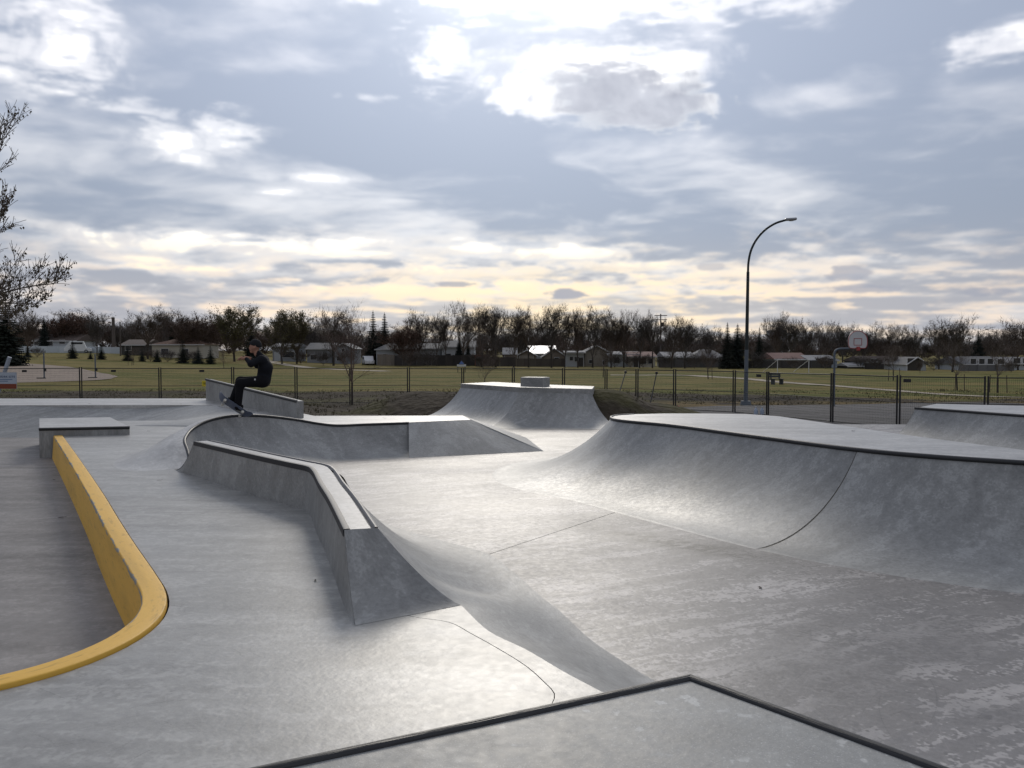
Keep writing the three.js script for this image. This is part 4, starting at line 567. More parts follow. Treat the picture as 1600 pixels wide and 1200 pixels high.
  const s = thing('field_sign', 'small white board with blue top on posts in the field, above the far quarter', 'sign', [-6.95, groundY(-6.95, -118), -118]);
  part('board', box(1.25, 0.3, 0.08, 0, 0.95, 0), white, s); part('cap', new THREE.ConeGeometry(0.55, 0.5, 4).rotateY(0.78).scale(1, 1, 0.3).translate(0, 1.35, 0), std({ color: new THREE.Color(0.05, 0.09, 0.22), roughness: 0.6 }), s); for (const x of [-0.5, 0.5]) part('post', bar([x, -0.05, 0], [x, 0.85, 0], 0.05), dark, s);
  // backstop posts at the infield
  for (const [x, z, hh, lab] of [[-47.2, -86.5, 2.6, 'thin grey post at the near edge of the infield, left one'], [-42.9, -88.3, 2.5, 'thin grey post with a low bar at the infield, right one']]) { const t = thing('infield_post', lab, 'post', [x, groundY(x, z), z]); part('post', bar([0, -0.1, 0], [0, hh, 0], 0.07), grey, t); part('foot_bar', box(0.9, 0.12, 0.12, -0.3, 0.06, 0), dark, t); part('box', box(0.16, 0.3, 0.16, 0.1, 0.9, 0), dark, t); }
  // two white jugs and a red cone-like marker behind the island
  for (const [x, lab] of [[11.0, 'white jug behind the island deck, left of the pair'], [11.28, 'white jug behind the island deck, right of the pair']]) { const t = thing('white_jug', lab, 'jug', [x, groundY(x, -38.6) + 0.08, -38.6]); part('body', new THREE.LatheGeometry([[0, 0], [0.085, 0], [0.09, 0.02], [0.09, 0.2], [0.06, 0.28], [0.03, 0.3], [0.03, 0.34], [0, 0.34]].map(([a, c]) => new THREE.Vector2(a, c)), 12), std({ color: new THREE.Color(0.33, 0.38, 0.47), roughness: 0.5 }), t); part('cap', new THREE.CylinderGeometry(0.034, 0.034, 0.04, 10).translate(0, 0.355, 0), white, t); }
  const rc = thing('red_marker', 'small red marker post at a fence foot beyond the island', 'marker', [7.95, groundY(7.95, -40.9), -40.9]); part('post', bar([0, -0.05, 0], [0, 0.32, 0], 0.06, 0.045), red, rc); part('foot', box(0.3, 0.06, 0.25, 0, 0.05, 0), red, rc);
}

// ---------------------------------------------------------------- houses, garages and yard fences beyond the field
const paint = (c, r = 0.8) => std({ color: new THREE.Color(...c), roughness: r });
const glassD = std({ color: new THREE.Color(0.02, 0.022, 0.026), roughness: 0.15 }), trimW = paint([0.5, 0.5, 0.5]);
function shingle(c) { return std({ map: tex8(128, 128, (x, y, o) => { const v = (0.75 + 0.5 * fbm(x / 4, y / 8, 4, 32, 16)) * (y % 16 < 2 ? 0.7 : 1); o[0] = c[0] * v; o[1] = c[1] * v; o[2] = c[2] * v; }, true, [4, 3]), roughness: 0.85 }); }
const roofs = { brown: shingle([0.085, 0.062, 0.052]), rust: shingle([0.15, 0.085, 0.058]), grey: shingle([0.095, 0.095, 0.1]), pale: shingle([0.2, 0.2, 0.21]), red: shingle([0.13, 0.06, 0.05]), shiny: std({ color: new THREE.Color(0.7, 0.7, 0.72), metalness: 0.85, roughness: 0.55 }) };
const walls = { white: paint([0.38, 0.4, 0.42]), cream: paint([0.42, 0.39, 0.33]), beige: paint([0.27, 0.24, 0.2]), grey: paint([0.22, 0.23, 0.25]), tan: paint([0.2, 0.165, 0.13]), blue: paint([0.36, 0.42, 0.48]), brick: paint([0.15, 0.09, 0.07]), dark: paint([0.05, 0.045, 0.04]) };
function house(name, label, category, x, z, w, d, eave, peak, style, wall, roof, wins = [], door, turn = 0) {
  const t = thing(name, label, category, [x, groundY(x, z) - 0.1, z], turn), ov = 0.35, hw = w / 2;
  if (style === 'front') { const s = new THREE.Shape([[-hw, 0], [hw, 0], [hw, eave], [0, peak], [-hw, eave]].map(([a, b]) => new THREE.Vector2(a, b))); part('wall', new THREE.ExtrudeGeometry(s, { depth: d, bevelEnabled: false }).translate(0, 0, -d), walls[wall], t); const m = (peak - eave) / hw; for (const q of [-1, 1]) part('roof_slope', sheet([[[0, peak + 0.12, ov], [q * (hw + ov), eave - ov * m + 0.12, ov]], [[0, peak + 0.12, -d - ov], [q * (hw + ov), eave - ov * m + 0.12, -d - ov]]], q < 0), roofs[roof], t); part('fascia', mergeGeometries([-1, 1].map((q) => bar([0, peak + 0.06, ov], [q * (hw + ov), eave - ov * m + 0.06, ov], 0.09, 0.09, 4))), trimW, t); }
  else { part('wall', box(w, eave, d, 0, eave / 2, -d / 2), walls[wall], t); const rx = style === 'hip' ? Math.min(hw * 0.6, d / 2) : 0, y0 = eave - 0.1, L = hw + ov, F = ov, B = -d - ov, C = -d / 2, lx = style === 'hip' ? hw - rx : L; const v = { fl: [-L, y0, F], fr: [L, y0, F], bl: [-L, y0, B], br: [L, y0, B], rl: [-lx, peak, C], rr: [lx, peak, C] }; part('roof', mergeGeometries([sheet([[v.fl, v.rl], [v.fr, v.rr]]), sheet([[v.bl, v.rl], [v.br, v.rr]]), sheet([[v.fl, v.rl], [v.bl, v.rl.map((q) => q)]]), sheet([[v.fr, v.rr], [v.br, v.rr.map((q) => q)]]), sheet([[v.fl, v.bl], [v.fr, v.br]])]), roofs[roof], t); part('fascia', box(L * 2, 0.18, 0.06, 0, y0 - 0.06, F + 0.02), trimW, t); }
  for (const [u, y, ww, hh] of wins) { const f = part('window', box(ww + 0.16, hh + 0.16, 0.08, u * hw, y, 0.03), trimW, t); part('pane', box(ww, hh, 0.04, u * hw, y, 0.065), glassD, f); }
  if (door) { const f = part('door', box(door[1], door[2], 0.08, door[0] * hw, door[2] / 2, 0.03), walls[door[3] ?? 'dark'], t); part('frame', mergeGeometries([-1, 1].map((q) => box(0.08, door[2], 0.1, door[0] * hw + q * (door[1] / 2 + 0.04), door[2] / 2, 0.04))), trimW, f); }
  return t;
}
function yardFence(label, x0, x1, z0, z1, h, mat, boards = 1.2) { const t = thing('yard_fence', label, 'fence', [0, 0, 0], 0, 'yard fences at the far side of the field'), L = Math.hypot(x1 - x0, z1 - z0), n = Math.max(2, Math.round(L / boards)), ry = Math.atan2(-(z1 - z0), x1 - x0), g = box(L / n - 0.03, h, 0.06), p = box(0.14, h + 0.15, 0.14); for (let i = 0; i < n; i++) { const u = (i + 0.5) / n, x = mix(x0, x1, u), z = mix(z0, z1, u), m = part('panel', g, mat[i % mat.length], t); m.position.set(x, groundY(x, z) + h / 2, z); m.rotation.y = ry; if (i % 2 === 0) { const q = part('post', p, mat[0], t); const ux = mix(x0, x1, i / n), uz = mix(z0, z1, i / n); q.position.set(ux, groundY(ux, uz) + h / 2, uz + 0.05); } } return t; }
house('house','white bungalow with brown gable roof behind a white fence, far left','house',-101.2,-190.0,9.5,9,2.77,4.19,'side','white','brown',[[-0.85,2.3,.9,1.1],[-.25,2.2,1.5,1.1],[.35,2.4,1.2,.8],[.75,1.6,1.2,.8]],null);
house('house','dark brown-roofed house behind the broad bare tree, left','house',-78.6,-178.0,4.8,9,2.36,3.42,'side','dark','brown',[[-.4,1.6,1.2,1.0]],null);
house('house','cream house with rust hip roof, left of the skater','house',-67.0,-172.0,10.3,9,2.90,3.98,'hip','cream','rust',[[-.5,1.4,1.4,1.1],[.3,1.4,1.2,1.0]],null);
house('house','grey house with white porch columns, just right of the skater head','house',-47.8,-180.0,4.8,9,3.27,3.94,'side','grey','pale',[[.2,1.5,1.6,1.2],[.7,1.5,.8,1.2]],[-.6,1.0,2.0,'white']);
house('house','grey gabled house behind a dark hedge, right of the skater','house',-39.9,-178.0,5.2,9,3.16,4.35,'side','grey','grey',[[-.5,1.3,1.2,1.0],[.4,1.3,1.2,1.0]],null);
house('house','small grey house with a pale front gable, left of the slim tree','house',-34.6,-176.0,4.1,9,3.19,4.24,'front','grey','pale',[[0,2.9,.6,.6],[-.4,1.2,1,.9]],null);
house('house','white house with grey hip roof beside the parked car','house',-24.4,-172.0,5.6,9,3.32,4.47,'hip','white','grey',[[-.35,1.7,.9,1.2],[.1,1.7,.6,.9]],[.6,1.0,2.0]);
house('house','long white house with low grey roof behind the dark board fence','house',-18.2,-176.0,7.1,9,3.53,4.58,'side','white','grey',[[-.6,1.7,1.6,1.1],[0,1.7,1.6,1.1],[.6,1.6,1.0,1.0]],null);
house('house','white two-level house behind twin bare trees, left of the orange bin','house',-11.0,-174.0,6.5,9,3.93,5.09,'side','white','grey',[[.1,1.9,1.8,1.2],[-.6,1.9,1.1,1.1]],null);
house('garage','beige garage with pale roof slope, left of the bright roof','garage',-0.4,-164.0,2.2,6,2.55,3.65,'side','beige','pale',[],[.2,2.4,2.2,'tan']);
house('garage','tan garage with a gable front, under the bright roof left end','garage',2.8,-166.0,3.8,6,2.04,3.03,'front','tan','brown',[],[0,2.6,2.1,'beige']);
house('house','house with brilliant white sunlit metal roof behind the tree row','house',6.5,-182.0,5.4,12,2.45,4.07,'side','grey','shiny',[],null);
house('garage','brown garage with dark gable roof, right of the bright roof','garage',8.1,-164.0,4.4,7,1.94,3.41,'front','tan','brown',[[.2,1.4,.8,.7]],null);
house('shed','white flat-roofed shed with two dark openings behind the tree row','shed',11.6,-158.0,3.3,5,2.81,3.05,'side','white','pale',[[-.4,1.6,.6,.7],[.2,1.5,.8,.8]],[.65,.9,1.8]);
house('house','large beige house with plain pale-edged front gable, centre','house',15.8,-160.0,4.3,9,2.80,3.87,'front','beige','grey',[[-.5,1.0,.7,.6],[.65,.8,.6,.8]],null);
house('house','white low house behind bare trees, right of the beige gable','house',20.7,-158.0,5.7,9,2.46,2.93,'side','white','pale',[[-.5,1.3,1.0,1.0],[.3,1.3,1.1,1.0]],[.7,.9,1.9]);
house('house','cream house with reddish porch roof behind the tree row','house',23.7,-156.0,4.7,9,2.12,2.93,'side','cream','red',[[0,1.2,1.4,1.0],[.6,1.2,.7,.9]],[-.5,.9,1.9]);
house('house','grey bungalow with pale ridge left of the spruce clump','house',30.3,-155.0,5.1,9,2.01,2.82,'side','grey','pale',[[0,1.2,1.3,.9]],null);
house('house','house with a pale domed roofline just left of the spruce clump','house',36.6,-158.0,5.4,9,1.87,3.29,'hip','beige','pale',[[-.3,1.1,1.2,.9]],null);
house('house','house with reddish roof behind the soccer goal','house',48.9,-150.0,5.6,9,1.71,2.71,'side','grey','red',[[-.3,1.0,1.2,.8],[.4,1.0,1.2,.8]],null);
house('house','pale blue-white house left of the basketball pole','house',53.8,-148.0,4.6,9,1.51,2.28,'side','blue','pale',[[-.4,1.2,1,1],[.5,1.2,1.0,1.0]],[0,.9,1.9]);
house('garage','white-roofed carport with dark opening below the backboard','garage',57.0,-142.0,2.5,5,0.61,1.04,'side','dark','pale',[],null);
house('house','long grey bungalow behind bushes, right of the backboard','house',61.4,-142.0,5.9,9,1.36,2.20,'side','grey','brown',[[-.5,1.2,1.2,1],[.3,1.2,1.2,1]],null);
house('garage','garage with white front gable beside the leaning bare tree','garage',60.4,-128.0,2.8,8,1.05,2.00,'front','white','grey',[],[-.3,2.0,1.9,'dark']);
house('house','grey-roofed white house with front gable, right side of the field','house',70.7,-128.0,6.3,9,1.14,2.19,'side','white','grey',[[-.6,1.3,.8,1.1],[-.2,1.3,.8,1.1],[.2,1.3,.8,1.1],[.7,1.3,1,1]],null);
house('house','white house at the right edge beyond the field','house',78.5,-130.0,5.8,9,1.21,2.08,'side','white','pale',[[-.7,1.3,1.0,1.2],[-.2,1.3,1,1.2]],null);
yardFence('white vinyl yard fence in front of the brown-roofed bungalow',-107.6,-84.6,-186.0,-186.0,1.42,[paint([.46,.5,.53]),paint([.43,.47,.5])],2.4);
yardFence('beige board fence beside the parked car',-26.3,-22.9,-168.0,-168.0,2.20,[paint([.19,.16,.13]),paint([.17,.145,.12])],0.9);
yardFence('dark stained board fence in front of the long white house',-22.8,-7.2,-167.0,-167.0,2.06,[paint([.035,.03,.028]),paint([.045,.038,.034])],1.4);
yardFence('dark weathered fence left of the tan garages',-6.8,0.7,-162.0,-162.0,1.73,[paint([.05,.043,.038]),paint([.06,.05,.044])],1.4);
yardFence('weathered brown board fence below the bright roof',0.9,10.3,-160.0,-160.0,1.51,[paint([.1,.085,.07]),paint([.085,.07,.06])],1.2);
yardFence('grey weathered yard fence left of the spruce clump',25.7,36.9,-150.0,-150.0,1.50,[paint([.085,.08,.08]),paint([.075,.07,.068])],1.4);
yardFence('dark hedge-like board fence behind the soccer goal',39.2,54.4,-146.0,-146.0,1.32,[paint([.04,.036,.034]),paint([.05,.045,.04])],1.6);
yardFence('low grey yard fence right of the backboard',56.8,63.8,-138.0,-138.0,0.90,[paint([.07,.066,.066]),paint([.06,.056,.055])],1.4);
yardFence('low wire-grey fence before the grey-roofed white house',64.7,72.6,-124.0,-124.0,0.90,[paint([.12,.12,.125]),paint([.1,.1,.105])],1.4);
// utility poles, the far tower block, vehicles, bins
{
  const poleM = paint([0.09, 0.075, 0.065], 1);
  const pole = (label, x, z, h, r, arms) => { const t = thing('utility_pole', label, 'pole', [x, groundY(x, z), z]); part('mast', bar([0, -0.2, 0], [0, h, 0], r, r * 0.8, 8), poleM, t); if (arms) { for (const y of [h - 0.3, h - 1.1]) part('crossarm', box(2.4, 0.14, 0.12, 0, y, 0.1), poleM, t); part('transformer', new THREE.CylinderGeometry(0.28, 0.28, 0.8, 8).translate(0.35, h - 2.0, 0), poleM, t); } };
  pole('thick plain grey pole rising among the left houses', -87.7, -189, 7.9, 0.42); pole('thinner wooden utility pole beside the thick grey pole', -78.0, -171, 6.8, 0.16); pole('utility pole with crossarms above the centre-right tree row', 28.2, -163, 9.9, 0.14, true);
  const b = thing('tower_block', 'plain grey concrete tower block far behind the trees, right of the lamp', 'building', [117, 0, -380]); part('wall', box(6.5, 13, 8, 0, 4.5, 0), paint([0.26, 0.28, 0.31]), b); part('parapet', box(6.8, 0.5, 8.3, 0, 11.2, 0), paint([0.24, 0.25, 0.28]), b); for (let i = 0; i < 3; i++) part('window', box(0.9, 1.0, 0.1, -1.8 + i * 1.8, 8.6, 4.02), glassD, b);
  const carBody = (t, w, h, l, col) => { const s = new THREE.Shape([[-l / 2, 0.35], [-l / 2, 0.95], [-l / 2 + 0.15, 1.05], [-l * 0.3, h - 0.1], [-l * 0.24, h], [l * 0.2, h], [l * 0.3, 1.05], [l / 2 - 0.1, 0.95], [l / 2, 0.7], [l / 2, 0.35]].map(([a, c]) => new THREE.Vector2(a, c))); part('body', new THREE.ExtrudeGeometry(s, { depth: w - 0.12, bevelEnabled: true, bevelSize: 0.05, bevelThickness: 0.06, bevelSegments: 2 }).translate(0, 0, -w / 2 + 0.06), col, t); for (const q of [-1, 1]) { for (const x of [-l * 0.3, l * 0.3]) { const wh = part('wheel', new THREE.CylinderGeometry(0.34, 0.34, 0.24, 14).rotateX(Math.PI / 2).translate(x, 0.34, q * (w / 2 - 0.1)), paint([0.02, 0.02, 0.02]), t); part('rim', new THREE.CylinderGeometry(0.19, 0.19, 0.26, 10).rotateX(Math.PI / 2).translate(x, 0.34, q * (w / 2 - 0.1)), M.galv, wh); } part('side_window', box(l * 0.42, 0.42, 0.02, -l * 0.03, h - 0.36, q * (w / 2 + 0.012)), glassD, t); } part('windscreen', sheet([[[l * 0.205, h - 0.05, -w * 0.4], [l * 0.305, 1.05, -w * 0.42]], [[l * 0.205, h - 0.05, w * 0.4], [l * 0.305, 1.05, w * 0.42]]]), std({ color: new THREE.Color(0.05, 0.05, 0.055), roughness: 0.08 }), t); for (const q of [-1, 1]) part('headlight', box(0.06, 0.16, 0.34, l / 2 + 0.03, 0.75, q * w * 0.33), trimW, t); };
  const c = thing('parked_car', 'white sport utility car parked at the street end beside the beige fence', 'car', [-28.9, groundY(-28.9, -172), -172], -1.25); carBody(c, 1.85, 1.75, 4.6, std({ color: new THREE.Color(0.62, 0.62, 0.63), roughness: 0.25, metalness: 0.1 }));
  const v = thing('camper_van', 'white camper van parked right of the far left bungalow', 'van', [-93, groundY(-93, -184) + 0.1, -184], 0.4); carBody(v, 2.0, 2.4, 5.2, std({ color: new THREE.Color(0.6, 0.62, 0.63), roughness: 0.3 }));
  const o = thing('orange_bin', 'faded orange bin behind the dark fence, left of the twin tall trees', 'bin', [-6.3, groundY(-6.3, -168), -168]); part('tub', box(3.0, 2.0, 1.6, 0, 1.0, 0), paint([0.22, 0.07, 0.035]), o); part('lid', box(3.1, 0.12, 1.7, 0, 2.06, 0), paint([0.16, 0.055, 0.03]), o); for (const x of [-1, 0, 1]) part('rib', box(0.12, 1.8, 0.08, x, 0.95, 0.83), paint([0.17, 0.055, 0.03]), o);
}
// the wood behind the houses, one hazy mass of twigs
{
  const r = rng(88), src = ['round', 'elm', 'russet'].map((k) => kinds[k][0].crown);
  const w = new THREE.Group(); w.name = 'distant_wood'; tag(w, 'hazy brown mass of bare trees behind the houses', 'trees', null, 'stuff'); scene.add(w);
  src.forEach((g, si) => { const N = 64, im = new THREE.InstancedMesh(g, twigM[(si + 1) % 4], N), m = new THREE.Matrix4(); for (let i = 0; i < N; i++) { const px = ((i * 3 + si + r()) / (N * 3)) * 1.5 - 0.75, z = -(195 + r() * 90), x = px * -z, s = (0.48 + r() * 0.3) * (z / -235) * mix(1, 0.85, sst(0.1, 0.5, px)) / (si === 2 ? 0.8 : 1) * 0.92; m.compose(new THREE.Vector3(x, groundY(x, z) - 0.6, z), new THREE.Quaternion().setFromAxisAngle(new THREE.Vector3(0, 1, 0), r() * 6.28), new THREE.Vector3(s * 1.25, s, s * 1.25)); im.setMatrixAt(i, m); } im.name = 'crowns'; im.userData.kind = 'stuff'; w.add(im); });
}
// nearer trees: the slim tree by the fence, saplings with stakes, and the leafy tree reaching in from the left
{
  const slim = growTree(101, { trunkH: 1.9, limbs: 5, spread: 0.42, tall: 6, twigs: 5, tw: 0.008, r0: 0.11, leaf: 0, low: 1 });
  const t = thing('slim_tree', 'slim bare tree standing at the fence right of the skater', 'tree', [-8.75, groundY(-8.75, -46.9) - 0.05, -46.9], 1.1); part('trunk', slim.trunk, bark, t); part('crown', slim.crown, twigM[3], t); slim.crown.computeBoundingBox(); t.scale.setScalar(5.95 / slim.crown.boundingBox.max.y);
  const sap = growTree(103, { trunkH: 1.2, limbs: 4, spread: 0.5, tall: 3.2, twigs: 3, tw: 0.007, r0: 0.05, low: 1 });
  const stakeM = paint([0.07, 0.05, 0.04], 1);
  for (const [x, z, h, sc, label] of [[-2.15, -66, 2.3, 0, 'thin bare sapling above the far quarter pipe lip'], [37.6, -84.5, 3.3, 1, 'staked sapling right of the basketball hoop'], [33.1, -63.7, 3.4, 1, 'staked sapling above the right quarter pipe, left one'], [33.9, -59.8, 3.6, 1, 'staked sapling above the right quarter pipe, right one'], [-58.5, -132, 2.6, 1, 'thin sapling in the field below the far left bungalow'], [-43, -128, 2.6, 0, 'thin sapling in the field below the rust hip roof'], [20.6, -90, 3.0, 1, 'staked sapling just left of the lamp post'], [10.2, -96, 3.2, 0, 'thin sapling above the right fence brace']]) {
    const g = thing('sapling', label, 'tree', [x, groundY(x, z) - 0.03, z], x); const s = h / 3.2; const tr = part('trunk', sap.trunk, bark, g), cr = part('crown', sap.crown, twigM[1], g); tr.scale.set(1.4 * s, s, 1.4 * s); cr.scale.setScalar(s); if (sc) for (const q of [-1, 1]) part('stake', bar([q * 0.55, -0.05, 0.2], [q * 0.5, 1.25, 0.2], 0.035, 0.03, 5), stakeM, g);
  }
  const r = rng(17), P = [], I = [], TP = [], TI = [], LP = [], LI = []; const add = (a, b, r0, r1) => tubeSeg(P, I, a, b, r0, r1, 4);
  const leafAt = (p) => { const s = 0.06 + r() * 0.055, a = r() * 6.28, b = -0.6 - r() * 0.9, ux = Math.cos(a) * s * Math.cos(b), uy = Math.sin(b) * s, uz = Math.sin(a) * s * Math.cos(b), vx = -Math.sin(a) * s * 0.45, vz = Math.cos(a) * s * 0.45, q = LP.length / 3, k = 0.02 + r() * 0.04; const o = [p[0], p[1] - k, p[2]]; LP.push(...o, o[0] + ux * 0.5 + vx, o[1] + uy * 0.5, o[2] + uz * 0.5 + vz, o[0] + ux * 1.2, o[1] + uy * 1.2, o[2] + uz * 1.2, o[0] + ux * 0.5 - vx, o[1] + uy * 0.5, o[2] + uz * 0.5 - vz); LI.push(q, q + 1, q + 2, q, q + 2, q + 3); };
  const branch = (p, d, len, rad, lev) => { const n = lev === 0 ? 12 : lev === 1 ? 7 : 4; let q = p, dd = d, rr = rad; for (let s = 0; s < n; s++) { const k = lev === 0 ? 0.16 : 0.32; let e = [dd[0] + (r() - 0.5) * k, dd[1] + (r() - 0.5) * k + (lev === 0 ? -0.012 : 0.02), dd[2] + (r() - 0.5) * k]; const l = Math.hypot(...e); dd = e.map((v) => v / l); e = q.map((v, i) => v + dd[i] * len / n); const r1 = Math.max(0.008, rr * (s === n - 1 ? 0.5 : 0.86)); add(q, e, rr, r1); q = e; rr = r1; if (lev < 2 && (s > 1 || lev)) { const c = lev === 0 ? 2 : 2; for (let k2 = 0; k2 < c; k2++) { const a = r() * 6.28, sd = [dd[0] * 0.8 + Math.cos(a) * 0.75, dd[1] * 0.8 + Math.abs(Math.sin(a)) * 0.75 - 0.05, dd[2] * 0.5 + (r() - 0.5) * 0.9], l2 = Math.hypot(...sd); branch(q, sd.map((v) => v / l2), len * (lev === 0 ? 0.22 + 0.16 * r() : 0.3 + 0.3 * r()) * (1.15 - s / n * 0.55), Math.max(0.009, rr * 0.5), lev + 1); } } if (lev === 2 || (lev === 1 && s > 3)) { const m = r() < 0.3 ? 1 : 0; for (let k3 = 0; k3 < m; k3++) leafAt([q[0] + (r() - 0.5) * 0.05, q[1], q[2] + (r() - 0.5) * 0.05]); } } };
  // base at x -21, z -33; its limbs fan to the right
  const limb = [[[0, 3.3, 0], [0.9, 0.42, 0.05], 4.9, 0.1], [[0, 4.4, 0], [0.4, 0.9, -0.1], 6.4, 0.1], [[0, 3.8, 0], [0.72, 0.66, 0.15], 5.2, 0.09], [[0, 2.9, 0], [0.9, 0.2, 0.2], 4.4, 0.08], [[0, 4.6, 0], [-0.3, 0.9, 0.2], 4.0, 0.09], [[0, 3.8, 0], [-0.8, 0.5, -0.1], 3.6, 0.08], [[0, 5.0, 0], [0.12, 1, 0.05], 4.4, 0.09], [[0, 3.3, 0], [0.7, 0.35, -0.5], 3.6, 0.07], [[0, 3.2, 0], [0.6, 0.3, 0.6], 3.4, 0.07]];
  for (const [p, d, l, w] of limb) { const q = Math.hypot(...d); branch(p, d.map((v) => v / q), l, w, 0); }
  for (let k = 0; k < 6; k++) tubeSeg(TP, TI, [0.02 * k, k * 0.9 - 0.2, 0], [0.02 * (k + 1), (k + 1) * 0.9 - 0.2, 0], 0.2 - k * 0.02, 0.18 - k * 0.02, 8);
  const t2 = thing('half_bare_tree', 'half-bare tree with scattered curled leaves reaching in from the left edge', 'tree', [-22.3, groundY(-22.3, -33), -33]);
  part('trunk', geoFrom(TP, TI), bark, t2); part('branches', geoFrom(P, I), twigM[0], t2); part('leaves', geoFrom(LP, LI), paint([0.075, 0.058, 0.03], 0.9), t2); leafM; t2.children[2].material.side = THREE.DoubleSide;
}
// fallen leaves on the concrete
{
  const sh = new THREE.Shape(); sh.moveTo(0, -0.5); sh.quadraticCurveTo(0.45, -0.1, 0, 0.5); sh.quadraticCurveTo(-0.45, -0.1, 0, -0.5); const lg = new THREE.ShapeGeometry(sh, 5); { const p = lg.attributes.position; for (let i = 0; i < p.count; i++) p.setZ(i, p.getX(i) ** 2 * 1.2 + p.getY(i) ** 2 * 0.35); } lg.rotateX(-Math.PI / 2); lg.computeVertexNormals(); const stem = bar([0, 0.06, 0.45], [0.05, 0.12, 0.8], 0.02, 0.012, 4);
  const lm = paint([0.03, 0.022, 0.016], 0.9); lm.side = THREE.DoubleSide;
  const spots = [[2.51, 0, -8.59, 0.07, 'curled dark leaf on the main floor before the island ramp'], [-6.75, -0.1, -12.75, 0.1, 'dark leaf on the lower floor left of the yellow ledge, larger one'], [-8.85, -0.1, -16.5, 0.09, 'pale leaf against the yellow ledge foot'], [-1.71, 0.4, -7.38, 0.05, 'small dark leaf beside the near end of the kinked ledge'], [-5.44, 0.4, -13.14, 0.07, 'leaf on the platform by the far end of the kinked ledge'], [-9.0, 0.4, -21.2, 0.09, 'leaf on the platform right of the flat box'], [-1.0, 0, -24.6, 0.12, 'leaf before the far quarter pipe, left one'], [0.2, 0, -24.2, 0.12, 'leaf before the far quarter pipe, right one'], [-13.6, 0.69, -27.6, 0.13, 'leaf on the raised slab above the flat box, left one'], [-10.6, 0.69, -27.4, 0.12, 'leaf on the raised slab, midway to the sloping wall'], [-9.8, 0.69, -28.2, 0.12, 'leaf on the raised slab nearest the sloping wall'], [-3.2, 0.69, -21.6, 0.1, 'leaf on the slab behind the pocket'], [5.5, 1.1, -13.8, 0.09, 'leaf on the pale deck of the island ramp'], [1.9, 0, -13.0, 0.05, 'tiny leaf on the main floor left of the island nose']];
  spots.forEach(([x, y, z, s, label], i) => { const t = thing('fallen_leaf', label, 'leaf', [x, y + 0.006, z], i * 2.1); part('blade', lg, lm, t); part('stem', stem, lm, t); t.scale.setScalar(s); });
}

// ---------------------------------------------------------------- the skater and the board
function blend(bones, k, c, half, res, colorOf) { // bones: [a, b, ra, rb, colour]; meshes the smooth union in a cube of half-size `half` round c
  const mc = new MarchingCubes(res, new THREE.MeshStandardMaterial(), false, false, 200000), f = mc.field; mc.isolation = 0;
  const B = bones.map(([a, b, ra, rb, col]) => { const d = [b[0] - a[0], b[1] - a[1], b[2] - a[2]]; return { a, d, ll: d[0] ** 2 + d[1] ** 2 + d[2] ** 2 || 1e-9, ra, rb, col }; });
  const dist = (q, x, y, z) => { const px = x - q.a[0], py = y - q.a[1], pz = z - q.a[2], t = clamp01((px * q.d[0] + py * q.d[1] + pz * q.d[2]) / q.ll); return Math.hypot(px - q.d[0] * t, py - q.d[1] * t, pz - q.d[2] * t) - mix(q.ra, q.rb, t); };
  const hs = res / 2; let i = 0;
  for (let z = 0; z < res; z++) for (let y = 0; y < res; y++) for (let x = 0; x < res; x++) { const X = c[0] + (x - hs) / hs * half, Y = c[1] + (y - hs) / hs * half, Z = c[2] + (z - hs) / hs * half; let d = 9; for (const q of B) { const e = dist(q, X, Y, Z); const h = Math.max(k - Math.abs(d - e), 0) / k; d = Math.min(d, e) - h * h * k * 0.25; } f[i++] = -d; }
  mc.update(); const n = mc.count, P = [], N = [], C = [];
  for (let v = 0; v < n; v++) { const x = c[0] + mc.positionArray[v * 3] * half, y = c[1] + mc.positionArray[v * 3 + 1] * half, z = c[2] + mc.positionArray[v * 3 + 2] * half; P.push(x, y, z); let best = 9, col = [0, 0, 0]; for (const q of B) { const e = dist(q, x, y, z); if (e < best) { best = e; col = q.col; } } C.push(...col); }
  const g = new THREE.BufferGeometry(); g.setAttribute('position', new THREE.Float32BufferAttribute(P, 3)); g.setAttribute('color', new THREE.Float32BufferAttribute(C, 3)); g.computeVertexNormals();
  // smooth normals from the field: average by position
  const key = new Map(), nm = g.attributes.normal; for (let v = 0; v < n; v++) { const s = Math.round(P[v * 3] * 4000) + '_' + Math.round(P[v * 3 + 1] * 4000) + '_' + Math.round(P[v * 3 + 2] * 4000); if (!key.has(s)) key.set(s, []); key.get(s).push(v); }
  for (const l of key.values()) { let x = 0, y = 0, z = 0; for (const v of l) { x += nm.getX(v); y += nm.getY(v); z += nm.getZ(v); } const m = Math.hypot(x, y, z) || 1; for (const v of l) nm.setXYZ(v, x / m, y / m, z / m); }
  return g;
}
